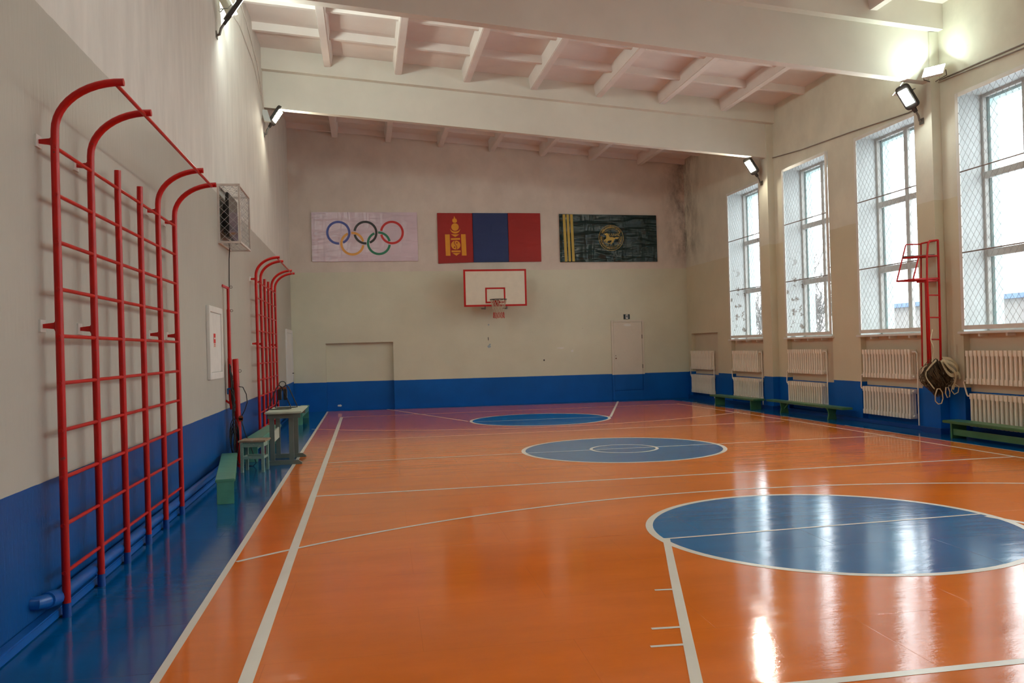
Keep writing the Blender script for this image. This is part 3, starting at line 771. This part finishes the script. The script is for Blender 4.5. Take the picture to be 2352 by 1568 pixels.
# ------------------------------------------------------------------ benches
def bench(name, label, group, a, b, width, h, mat, legs=(.12, .88), apron=False, stretcher=0, brace=False, th=.045):
    a = Vector((a[0], a[1], 0)); b = Vector((b[0], b[1], 0)); L = (b - a).length
    rz = math.atan2(b.y - a.y, b.x - a.x)
    t = thing(name, label, 'bench', a, rz, group)     # local x runs along the bench
    m = MB(); m.box(0, L, -width / 2, width / 2, h - th, h); m.build('seat', mat, t, bevel=.008)
    for u in legs:
        m = MB(); x = L * u
        lw = width * .43
        if brace: m.prism([(x - .02, -lw, 0), (x - .02, lw, 0), (x - .02, lw * .75, h * .4), (x - .02, lw * 1.0, h - th), (x - .02, -lw * 1.0, h - th), (x - .02, -lw * .75, h * .4)], (.04, 0, 0))
        else: m.box(x - .022, x + .022, -lw, lw, 0, h - th)
        m.build('leg', mat, t, bevel=.004)
        if brace:
            m = MB(); s = 1 if u < .5 else -1
            m.bar((x + s * .02, 0, h * .35), (x + s * .2, 0, h - th - .005), .03, .03); m.build('brace', mat, t)
    if apron:
        m = MB(); m.box(L * legs[0], L * legs[1], width / 2 - .04, width / 2 - .015, h - th - .1, h - th); m.box(L * legs[0], L * legs[1], -width / 2 + .015, -width / 2 + .04, h - th - .1, h - th); m.build('apron', mat, t)
    if stretcher:
        m = MB(); x0, x1 = L * legs[0] + .022, L * legs[1] - .022; m.box(x0, x1, stretcher - .014, stretcher + .014, .055, .155); m.build('stretcher', mat, t, bevel=.003)
    return t
bench('bench', 'low teal bench by the left wall nearest the camera, seen end on', 'benches by the left wall', (.478, 9.83), (.12, 12.45), .215, .28, M['teal'], (.01, .97), th=.035)
bench('bench', 'long teal bench behind the stool, along the left wall', 'benches by the left wall', (.25, 13.5), (.33, 16.35), .26, .34, M['teal'], (.03, .95), True)
bench('bench', 'teal bench farthest along the left wall, partly hidden by the desk', 'benches by the left wall', (.475, 20.1), (.475, 22.3), .22, .33, M['teal'], (.01, .97), True)
bench('bench', 'green bench under the farthest window on the right', 'benches by the window wall', (11.30, 21.35), (11.41, 18.98), .32, .265, M['green'], (.12, .92))
bench('bench', 'green bench with braced legs under the second window from the far end', 'benches by the window wall', (11.5, 18.58), (11.56, 15.45), .24, .28, M['green'], (.2, .82), brace=True)
bench('bench', 'green bench with a long stretcher at the right edge of the view', 'benches by the window wall', (11.545, 12.42), (11.52, 9.3), .31, .285, M['green'], (.06, .94), stretcher=-.10)

# ------------------------------------------------------------------ stool, desk, work light
t = thing('stool', 'small worn wooden stool beside the desk', 'stool', (.46, 12.5, 0), -.1)
m = MB(); m.box(-.19, .19, -.19, .19, .43, .455); m.build('seat', M['stool_top'], t, bevel=.004)
for sx in (-1, 1):
    for sy in (-1, 1):
        m = MB(); m.box(sx * .145 - .02, sx * .145 + .02, sy * .145 - .02, sy * .145 + .02, 0, .43); m.build('leg', M['stool'], t, bevel=.003)
for sx in (-1, 1):
    m = MB(); m.box(sx * .145 - .012, sx * .145 + .012, -.125, .125, .36, .43); m.box(-.125, .125, sx * .145 - .012, sx * .145 + .012, .36, .43); m.build('apron', M['stool'], t)
    m = MB(); m.box(sx * .145 - .011, sx * .145 + .011, -.125, .125, .19, .225); m.build('stretcher', M['stool'], t)
    m = MB(); m.box(-.125, .125, sx * .145 - .011, sx * .145 + .011, .19, .225); m.build('stretcher', M['stool'], t)
t = thing('desk', 'pale green school desk standing by the left sideline', 'desk', (.83, 13.5, 0))
m = MB(); m.box(-.27, .27, -.62, .72, .775, .805); m.build('desk_top', M['desk'], t, bevel=.01)
m = MB(); m.box(-.24, .24, -.5, -.48, .70, .775); m.box(-.24, .24, .48, .5, .70, .775); m.build('apron', M['deskl'], t)
for sy in (-.44, .42):
    for x in (-.185, .095):
        m = MB(); m.box(x - .035, x + .035, sy - .02, sy + .02, .06, .775); m.build('leg', M['deskl'], t, bevel=.003)
    m = MB(); m.prism([(-.24, sy - .03, 0), (.24, sy - .03, 0), (.25, sy - .03, .02), (.19, sy - .03, .065), (-.24, sy - .03, .065)], (0, .06, 0)); m.build('foot', M['deskl'], t)
m = MB(); m.box(-.19, -.165, -.42, .40, .33, .50); m.build('side_board', M['desk'], t, bevel=.003)
t = thing('work_light', 'black tube-framed floodlight standing on the desk', 'work light', (.76, 13.62, .805), .1)
def tri(dy, lean): return [(-.17, dy, .01), (-.13, dy, .008), (.13, dy, .008), (.17, dy, .01), (.16, dy, .05), (.04, lean, .34), (.0, lean, .37), (-.04, lean, .34), (-.16, dy, .05)]
for dy in (-.17, .17):
    m = MB(); m.tube([(p[0] + (.05 if dy > 0 else -.05), p[1], p[2]) for p in tri(dy, dy * .12)], .0085, 8, closed=True); m.build('stand', M['black'], t, smooth=True)
m = MB(); m.tube([(.05 * math.cos(q * PI / 8), 0, .385 + .045 * math.sin(q * PI / 8)) for q in range(16)], .007, 8, closed=True); m.build('carry_handle', M['black'], t, smooth=True)
for x, s in ((-.04, 1), (.045, 1)):
    m = MB(); m.box(x - .035, x + .02, -.05, .05, .14, .31); h = m.build('lamp_head', M['black'], t, bevel=.006)
    m = MB(); m.box(x + .02, x + .024, -.04, .04, .15, .30); m.build('lens', M['floodoff'], h)
m = MB(); m.box(-.05, .06, -.02, .02, .31, .34); m.build('mount', M['brown'], t)

# ------------------------------------------------------------------ radiators
def radiator(label, y0, z0, z1, n=16, pitch=.0945, proto=[None]):
    H0 = .54
    if proto[0] is None:
        t = thing('radiator', label, 'radiator', (W + .03, y0, z0), 0, 'cast iron radiators under the windows')
        m = MB(); hw = pitch * .315
        P = [(-.065, 0), (-.065, .025), (-.058, .04), (-.058, H0 - .04), (-.065, H0 - .025), (-.065, H0), (.065, H0), (.065, 0)]
        # one section: two round columns joined by headers top and bottom
        for x in (-.048, .0, .048): m.tube([(x, 0, .03), (x, 0, .06), (x, 0, H0 - .06), (x, 0, H0 - .03)], [hw, hw * .82, hw * .82, hw], 8)
        for zz in (.045, H0 - .045):
            m.box(-.07, .07, -hw, hw, zz - .045, zz + .045)
        me = m.mesh('section', [M['rad']], 0, True)
        for i in range(n):
            o = bpy.data.objects.new('section', me); COL.objects.link(o); o.parent = t; o.location = (0, (i + .5) * pitch, 0)
        m = MB(); m.tube([(0, -.03, .045), (0, n * pitch + .01, .045)], .024, 10); m.tube([(0, -.02, H0 - .045), (0, n * pitch + .03, H0 - .045)], .024, 10); m.build('header', M['rad'], t, smooth=True)
        m = MB()
        for yy in (.2, n * pitch - .2): m.box(.04, .085, yy - .015, yy + .015, H0 - .12, H0 - .08)
        m.build('bracket', M['rad'], t)
        proto[0] = t
    else:
        t = dup(proto[0]); t.location = (W + .03, y0, z0); t['label'] = label
    t.scale = (1, 1, (z1 - z0) / H0)
    return t
RW_ = ['in the wall niche next to the far corner', 'below the farthest window', 'below the second window from the far end', 'below the third window, left of the umpire chair', 'below the nearest window at the right edge']
RY = [(22.70, 22.70), (19.76, 19.74), (16.74, 16.77), (13.74, 13.76), (10.83, 10.76)]
for lab, (ya, yb), bp in zip(RW_, RY, (.88, .88, .905, .895, .87)):
    radiator('upper cream ribbed radiator ' + lab, ya, bp, bp + .545)
    radiator('lower cream ribbed radiator ' + lab, yb, .175, .175 + .54)
    m = MB(); yr = min(ya, yb) - .16
    m.tube([(W + .03, ya - .02, bp + .50), (W + .03, yr + .03, bp + .50), (W + .03, yr, bp + .47), (W + .03, yr, .35), (W + .03, yr, .02)] if lab[:2] != 'be' or True else [], .013, 8)
    m.tube([(W + .03, ya + 1.52, bp + .045), (W + .03, ya + 1.56, bp + .045), (W + .03, ya + 1.58, bp + .02), (W + .03, yb + 1.58, .70), (W + .03, yb + 1.56, .67), (W + .03, yb + 1.5, .67)], .013, 8)
    o = m.build('radiator_pipe', M['rad'], smooth=True); o.location.x = -.045
    tag(o, 'thin cream pipes of the radiators ' + lab, 'pipe', 'heating pipes by the radiators')

# ------------------------------------------------------------------ umpire chair and volleyball net
t = thing('umpire_chair', 'tall red steel umpire chair fixed to the wall column', 'umpire chair', (0, 0, 0))
def tb(name, pts, r, mat=M['red'], par=t, closed=False):
    m = MB(); m.tube(pts, r, 8, closed=closed); return m.build(name, mat, par, smooth=True)
N_, F_ = 12.68, 13.03
tb('back_upright', [(11.595, N_, .95), (11.612, N_, 2.6), (11.612, N_, 3.29)], .019)
tb('back_upright', [(11.505, F_, 1.15), (11.53, F_, 2.6), (11.55, F_, 3.27)], .014)
tb('front_upright', [(11.405, N_, .86), (11.395, N_, 1.7), (11.385, N_, 2.62)], .022)
tb('front_upright', [(11.405, 12.74, 1.0), (11.40, 12.74, 2.6)], .016)
tb('foot_rail', [(11.405, N_, .86), (11.595, N_, .87)], .017)
for zz in (2.36, 1.985, 1.615, 1.24): tb('rung', [(11.395, N_, zz), (11.61, N_, zz - .005)], .0125)
tb('backrest_rail', [(11.612, N_, 3.285), (11.46, N_, 3.27), (11.425, N_, 3.22), (11.40, N_, 3.02), (11.385, N_, 2.62)], .017)
tb('backrest_rail', [(11.612, N_, 3.285), (11.55, F_, 3.27)], .015)
tb('seat_frame', [(11.612, N_, 3.02), (11.40, N_, 3.02), (11.20, F_ - .05, 3.02), (11.20, F_, 3.02), (11.55, F_, 3.03)], .014, closed=True)
m = MB(); m.prism([(11.19, F_ - .06, 3.03), (11.56, N_ + .02, 3.03), (11.56, F_, 3.03), (11.19, F_ + .01, 3.03)], (0, 0, .022)); m.build('seat', M['steel'], t)
tb('armrest', [(11.55, F_, 3.26), (11.27, F_, 3.255), (11.255, F_, 3.235)], .012)
tb('footrest_leg', [(11.258, F_, 3.245), (11.07, F_, 2.63)], .0125); tb('footrest_leg', [(11.285, N_ + .06, 3.0), (11.175, N_ + .06, 2.64)], .0125)
tb('footrest', [(11.07, F_, 2.625), (11.175, N_ + .02, 2.63), (11.612, N_, 2.64), (11.53, F_, 2.63)], .016, closed=True)
m = MB(); m.box(11.42, 11.61, N_ + .01, F_ - .03, 2.59, 2.615); m.build('platform', M['red'], t)
for zz in (3.04, 2.53, 1.98): tb('wall_rod', [(11.61, N_, zz), (11.72, 12.80, zz)], .008, M['steel'])
tb('wall_rod', [(11.60, N_, 1.28), (11.76, 12.79, 1.29)], .012)
n = thing('volleyball_net', 'bundled dark volleyball net with cream tapes hanging on the umpire chair', 'net', (0, 0, 0))
rng = random.Random(11)
m = MB(); NC = Vector((11.45, 12.60, 1.02))
# lumpy gathered core
ring = []
lay = [(.26, .02), (.20, .07), (.10, .12), (-.02, .13), (-.10, .11), (-.17, .07), (-.22, .03)]
for dz, r in lay:
    ring.append([NC + Vector((r * 1.0 * math.cos(q * PI / 10) * rng.uniform(.8, 1.15) - (.05 if dz < 0 else 0), r * .55 * math.sin(q * PI / 10) * rng.uniform(.8, 1.1), dz + rng.uniform(-.015, .015))) for q in range(20)])
for j in range(len(ring) - 1):
    for q in range(20): m.face([ring[j][q], ring[j][(q + 1) % 20], ring[j + 1][(q + 1) % 20], ring[j + 1][q]])
m.face(ring[0]); m.face(list(reversed(ring[-1])))
m.build('net_core', M['net'], n)
m = MB()
for k in range(260):
    a0 = rng.uniform(0, 2 * PI); r0 = rng.uniform(.10, .33); z0 = rng.uniform(-.05, .26); zl = rng.uniform(-.36, -.12)
    pts = []
    for j in range(7):
        u = j / 6; rr = r0 * math.sin(PI * (.15 + .8 * u))
        pts.append(NC + Vector((rr * math.cos(a0 + u * .9) * 1.0, rr * math.sin(a0 + u * .9) * .56, z0 + (zl - z0) * u + rng.uniform(-.035, .035))))
    m.tube(pts, .0045, 4, caps=False)
m.build('net_cord', M['cord'], n, raw=True)
def ribbon(pts, w, par):
    m = MB(); pts = [Vector(p) for p in pts]
    # smooth the control points
    P = []
    for i in range(len(pts) - 1):
        p0 = pts[max(i - 1, 0)]; p1 = pts[i]; p2 = pts[i + 1]; p3 = pts[min(i + 2, len(pts) - 1)]
        for s in range(6):
            u = s / 6
            P.append(.5 * ((2 * p1) + (p2 - p0) * u + (2 * p0 - 5 * p1 + 4 * p2 - p3) * u * u + (3 * p1 - p0 - 3 * p2 + p3) * u ** 3))
    P.append(pts[-1])
    for i in range(len(P) - 1):
        a, b = P[i], P[i + 1]; d = (b - a).normalized(); s = d.cross(Vector((.5, -.8, .1))).normalized() * w / 2; th = d.cross(s).normalized() * .003
        m.hexa([a - s - th, a + s - th, b + s - th, b - s - th, a - s + th, a + s + th, b + s + th, b - s + th])
    o = m.build('tape', M['tape'], par); o['label'] = 'cream edge tape of the net'; return o
def NP(px, pz, dy=-.21): return (11.40 + px, 12.6 + dy, 1.0 + pz)
ribbon([NP(.03, .27), NP(.12, .16), NP(.22, .08), NP(.25, .0), NP(.22, -.12), NP(.19, -.22)], .06, n)
ribbon([NP(.04, .26, -.14), NP(.07, .10), NP(.16, .02, -.2), NP(.23, .02, -.2), NP(.30, .04), NP(.33, -.05)], .065, n)
ribbon([NP(.08, .26, -.1), NP(.2, .22, -.16), NP(.28, .15, -.18), NP(.32, .08, -.16), NP(.35, -.02, -.12)], .055, n)
ribbon([NP(.12, .30, -.06), NP(.24, .28, -.1), NP(.34, .2, -.1), NP(.40, .12, -.08), NP(.40, .02, -.06)], .05, n)
ribbon([NP(-.02, .27, -.1), NP(-.13, .20, -.14), NP(-.24, .08, -.14), NP(-.25, -.02, -.16), NP(-.18, -.14, -.18), NP(-.13, -.2, -.18)], .03, n)
ribbon([NP(.0, .78, -.0), NP(-.05, .62, -.02), NP(-.03, .48, -.05), NP(-.04, .36, -.05), NP(-.1, .24, -.1)], .03, n)
def loop(pts, r=.009):
    m = MB(); m.tube(pts, r, 6, closed=True); m.build('cord_loop', M['tape'], n, smooth=True)
loop([NP(-.10, -.2), NP(-.14, -.30), NP(-.14, -.40), NP(-.09, -.45), NP(-.03, -.44), NP(.0, -.36), NP(-.01, -.26), NP(-.05, -.2)])
loop([NP(.06, -.18), NP(.05, -.28), NP(.08, -.35), NP(.12, -.34), NP(.13, -.26), NP(.10, -.18)])
loop([NP(.18, -.16), NP(.16, -.24), NP(.21, -.3), NP(.28, -.27), NP(.30, -.18), NP(.24, -.14)], .008)

# ------------------------------------------------------------------ lamps
def street_lamp(label, base, out, side, led, wall_side, grp='wall mounted street lamps'):
    """base: point on wall; out: +1/-1 direction away from the wall in x; side: sideways turn of the head"""
    t = thing('wall_lamp', label, 'lamp', base, 0, grp)
    ax = Vector((out * .555, side * .12, .83)).normalized()
    m = MB(); m.box(min(0, out * .012), max(0, out * .012), -.06, .06, -.05, .05); m.build('wall_plate', M['steel'], t, bevel=.003)
    m = MB(); m.tube([Vector((out * .01, 0, 0)), Vector((out * .045, 0, .01)), ax * .12, ax * .24], .019, 10); m.build('arm', M['steel'], t, smooth=True)
    # head frame of reference
    if wall_side == 'away': nrm = Vector((out * .76, .36, -.51))
    else: nrm = Vector((out * .83, -.28, -.56))
    nrm = (nrm - ax * nrm.dot(ax)).normalized(); wv = ax.cross(nrm).normalized()
    def slab(m, u0, u1, w0, w1, n0, n1, mi=0):
        P = []
        for nn in (n0, n1):
            for uu, ww in ((u0, -w0), (u0, w0), (u1, w1), (u1, -w1)): P.append(ax * uu + wv * ww + nrm * nn)
        m.hexa(P, mi)
    def rounded(m, u0, u1, hw, n0, n1, r=.07):
        pts = []
        for cu, cw, a0 in ((u1 - r, hw - r, 0), (u1 - r, -hw + r, PI / 2 * 3), (u0 + r, -hw + r, PI), (u0 + r, hw - r, PI / 2)):
            pass
        order = [(u1 - r, hw - r, 0), (u0 + r, hw - r, PI / 2), (u0 + r, -hw + r, PI), (u1 - r, -hw + r, 1.5 * PI)]
        for cu, cw, a0 in order:
            for k in range(5):
                a = a0 + k * PI / 8; pts.append(ax * (cu + r * math.cos(a)) + wv * (cw + r * math.sin(a)) + nrm * n0)
        m.prism(pts, nrm * (n1 - n0))
    m = MB(); slab(m, .19, .30, .03, .045, -.02, .022); m.build('socket', M['dgrey'], t, bevel=.006)
    m = MB(); rounded(m, .27, .72, .13, -.045, .022); m.build('head', M['dgrey'], t, bevel=.005)
    m = MB(); slab(m, .36, .64, .088, .088, .022, .026); m.build('led_panel', led, t)
    return t
def floodlight(label, loc, nrm, size, mat, base):
    t = thing('floodlight', label, 'floodlight', loc, 0, 'floodlights on the walls')
    n_ = Vector(nrm).normalized(); r_ = n_.cross(Vector((0, 0, 1))).normalized(); u_ = r_.cross(n_)
    m = MB(); P = []
    hw, hh = size
    for d_, k in ((-.06, .8), (.0, 1)):
        for i, j in ((-1, -1), (1, -1), (1, 1), (-1, 1)): P.append(r_ * (i * hw * k) + u_ * (j * hh * k) + n_ * d_)
    m.hexa(P); m.build('housing', M['fwhite'], t, bevel=.006)
    m = MB(); P = []
    for d_ in (.0005, .004):
        for i, j in ((-1, -1), (1, -1), (1, 1), (-1, 1)): P.append(r_ * (i * hw * .93) + u_ * (j * hh * .93) + n_ * d_)
    m.hexa(P); m.build('lens', mat, t)
    m = MB()
    for s in (-1, 1):
        m.tube([r_ * (s * hw * 1.05) - n_ * .03, r_ * (s * hw * 1.05) - n_ * .12 - u_ * .03, Vector(base) - Vector(loc) + r_ * (s * .03)], .008, 6)
    m.build('yoke', M['steel'], t, smooth=True)
    return t
street_lamp('lit wall lamp on the column above the umpire chair', (W - .172, 13.04, 5.39), -1, -.1, M['led'], 'in')
street_lamp('lit warm wall lamp on the far column by the second window', (W - .172, 19.0, 5.50), -1, -.1, M['ledwarm'], 'in')
street_lamp('lit wall lamp on the left wall under the far ceiling beam', (.002, 18.85, 6.45), 1, -.1, M['ledwarm'], 'in')
street_lamp('dark-backed wall lamp at the top left, seen edge on', (.002, 12.95, 6.42), 1, 0, M['led'], 'away')
floodlight('glaring square floodlight at the top of the column above the umpire chair', (11.55, 12.57, 6.11), (-.62, -.45, .62), (.17, .125), M['flooddim'], (11.72, 12.80, 6.0))
floodlight('white floodlight on the left wall at the far ceiling beam', (.075, 18.6, 6.80), (.30, -.62, .5), (.075, .2), M['floodoff'], (.01, 18.74, 6.8))
floodlight('white floodlight on the left wall at the top edge of the view', (.14, 13.3, 7.0), (.64, .55, .54), (.10, .16), M['flood'], (.01, 13.2, 6.9))
floodlight('floodlight seen edge on behind the wall lamp above the umpire chair', (11.50, 13.45, 6.08), (-.72, .30, .62), (.13, .11), M['flooddim'], (W - .17, 13.2, 6.0))

for yy_, nm in ((7.07, 'nearest the camera, beyond the edge of the view'), (1.13, 'behind the photographer')):  # unseen lamps added to light the near hall, repeating the visible fittings
    street_lamp('added unseen lit wall lamp on the window wall ' + nm, (W - .172, yy_, 5.42), -1, -.1, M['led'], 'in')
    street_lamp('added unseen lit wall lamp on the left wall ' + nm, (.002, yy_ - .1, 6.45), 1, -.1, M['led'], 'in')
    floodlight('added unseen floodlight on the window wall ' + nm, (11.55, yy_ - .45, 6.11), (-.45, .72, .45), (.17, .125), M['flood'], (11.72, yy_ - .22, 6.0))
# ------------------------------------------------------------------ wall cables
m = MB(); m.tube([(.012, 12.9, 8.05), (.012, 14.5, 8.02), (.012, 16.3, 7.93), (.012, 17.8, 7.65), (.012, 18.6, 7.2), (.02, 18.7, 6.95)], .011, 6)
m.tube([(.012, 13.0, 7.15), (.012, 15.4, 7.5), (.012, 17.2, 7.45), (.012, 18.4, 7.15), (.02, 18.6, 7.0)], .009, 6)
tag(m.build('lamp_cable', M['cagegrey'], smooth=True), 'pair of pale cables along the top of the left wall', 'cable')
m = MB(); m.tube([(W - .015, 18.78, 6.06), (W - .02, 17.4, 5.93), (W - .02, 15.4, 5.82), (W - .02, 13.6, 5.70), (W - .02, 13.27, 5.72)], .012, 6)
m.tube([(W - .02, 12.76, 6.02), (W - .015, 11.8, 6.0), (W - .015, 10.9, 5.97), (W - .015, 8, 5.95)], .012, 6)
m.tube([(W - .04, 12.76, 5.98), (W - .03, 11.8, 5.94), (W - .03, 10.9, 5.9), (W - .03, 8, 5.86)], .012, 6)
tag(m.build('lamp_cable', M['bar'], smooth=True), 'sagging brown cable along the window wall above the windows', 'cable')

# ------------------------------------------------------------------ outside
m = MB(); m.box(W + OX, 140, -80, 160, -1.0, -.8)
tag(m.build('snowy_ground', M['snow']), 'pale ground outside the windows', 'ground', kind='structure')
def brick_mat():
    n = NT('light_brick_outside'); br = n.new('ShaderNodeTexBrick'); n.link(n.mapping(n.pos(), (1, 1, 1), (PI / 2, 0, PI / 2)), br.inputs['Vector'])
    br.inputs['Scale'].default_value = 1; br.inputs['Brick Width'].default_value = .5; br.inputs['Row Height'].default_value = .25; br.inputs['Mortar Size'].default_value = .02
    br.inputs['Color1'].default_value = srgb(172, 166, 158); br.inputs['Color2'].default_value = srgb(162, 156, 150); br.inputs['Mortar'].default_value = srgb(120, 116, 112)
    return n.set(br.outputs['Color'], .9)
t = thing('outbuilding', 'low pale brick building outside, seen through the nearer windows', 'building', (34, 26, -.8))
m = MB(); m.box(0, 10, 4, 21, 0, 4.25); m.box(-2, 8, -22, 4, 0, 4.75); m.build('wall', brick_mat(), t)
m = MB(); m.box(-.3, 10.3, 3.7, 21.3, 4.25, 4.5); m.box(-2.3, 8.3, -22.3, 4.05, 4.75, 5.0); m.build('roof', M['roofm'], t)
m = MB(); m.box(2, 2.8, 19, 20, 4.5, 5.3); m.build('chimney', M['brick'], t)
def bare_tree(label, loc, h, seed):
    rg = random.Random(seed); t = thing('bare_tree', label, 'tree', loc, 0, 'bare trees outside the far windows')
    m = MB()
    def branch(p, d, L, r, lev):
        pts = [p]
        for i in range(3):
            d = (d + Vector((rg.uniform(-.25, .25), rg.uniform(-.25, .25), rg.uniform(-.05, .2)))).normalized(); pts.append(pts[-1] + d * L / 3)
        m.tube(pts, [r, r * .85, r * .7, r * .5], 5, caps=False)
        if lev == 0: return
        for k in range(4 if lev > 1 else 6):
            q = pts[rg.choice((1, 2, 3, 3))]; e = (d + Vector((rg.uniform(-1, 1), rg.uniform(-1, 1), rg.uniform(.1, .9)))).normalized()
            branch(q, e, L * rg.uniform(.55, .8), r * .62, lev - 1)
    branch(Vector((0, 0, 0)), Vector((0, 0, 1)), h * .3, .10, 5)
    m.build('branches', M['bark'], t, raw=True)
bare_tree('bushy bare tree outside the second window from the far end', (22, 35.5, -.8), 9.5, 5)
bare_tree('bare tree outside the farthest window', (22.5, 42, -.8), 8, 9)
bare_tree('bare sapling between the two trees outside the far windows', (29.5, 49.5, -.8), 8, 21)

# ------------------------------------------------------------------ sky
wd = bpy.data.worlds.new('overcast_sky'); SC.world = wd; wd.use_nodes = True
bg = wd.node_tree.nodes['Background']; bg.inputs[0].default_value = (.93, .98, 1.0, 1); bg.inputs[1].default_value = 5.6

# ------------------------------------------------------------------ camera
cam = bpy.data.cameras.new('camera'); co = bpy.data.objects.new('camera', cam); COL.objects.link(co)
cam.sensor_fit = 'HORIZONTAL'; cam.sensor_width = 36; cam.lens = 1925.5537 / 2352 * 36
cam.clip_start = .05; cam.clip_end = 500
rt = Vector((.9848858798, -.1710551565, -.0272017855)); dn = Vector((-.0255270842, .0119827019, -.9996023123)); fw = Vector((.1713130809, .9851885851, .0074350545))
mt = Matrix((rt, -dn, -fw)).transposed().to_4x4(); mt.translation = Vector((2.07475, 0, 1.66625))
co.matrix_world = mt
SC.camera = co
vs = SC.view_settings; vs.view_transform = 'Standard'; vs.look = 'None'; vs.gamma = 1; vs.exposure = 0.2; vs.use_curve_mapping = False
SC.cycles.max_bounces = 10; SC.cycles.diffuse_bounces = 6; SC.cycles.glossy_bounces = 4; SC.cycles.transparent_max_bounces = 16
SC.cycles.sample_clamp_indirect = 8
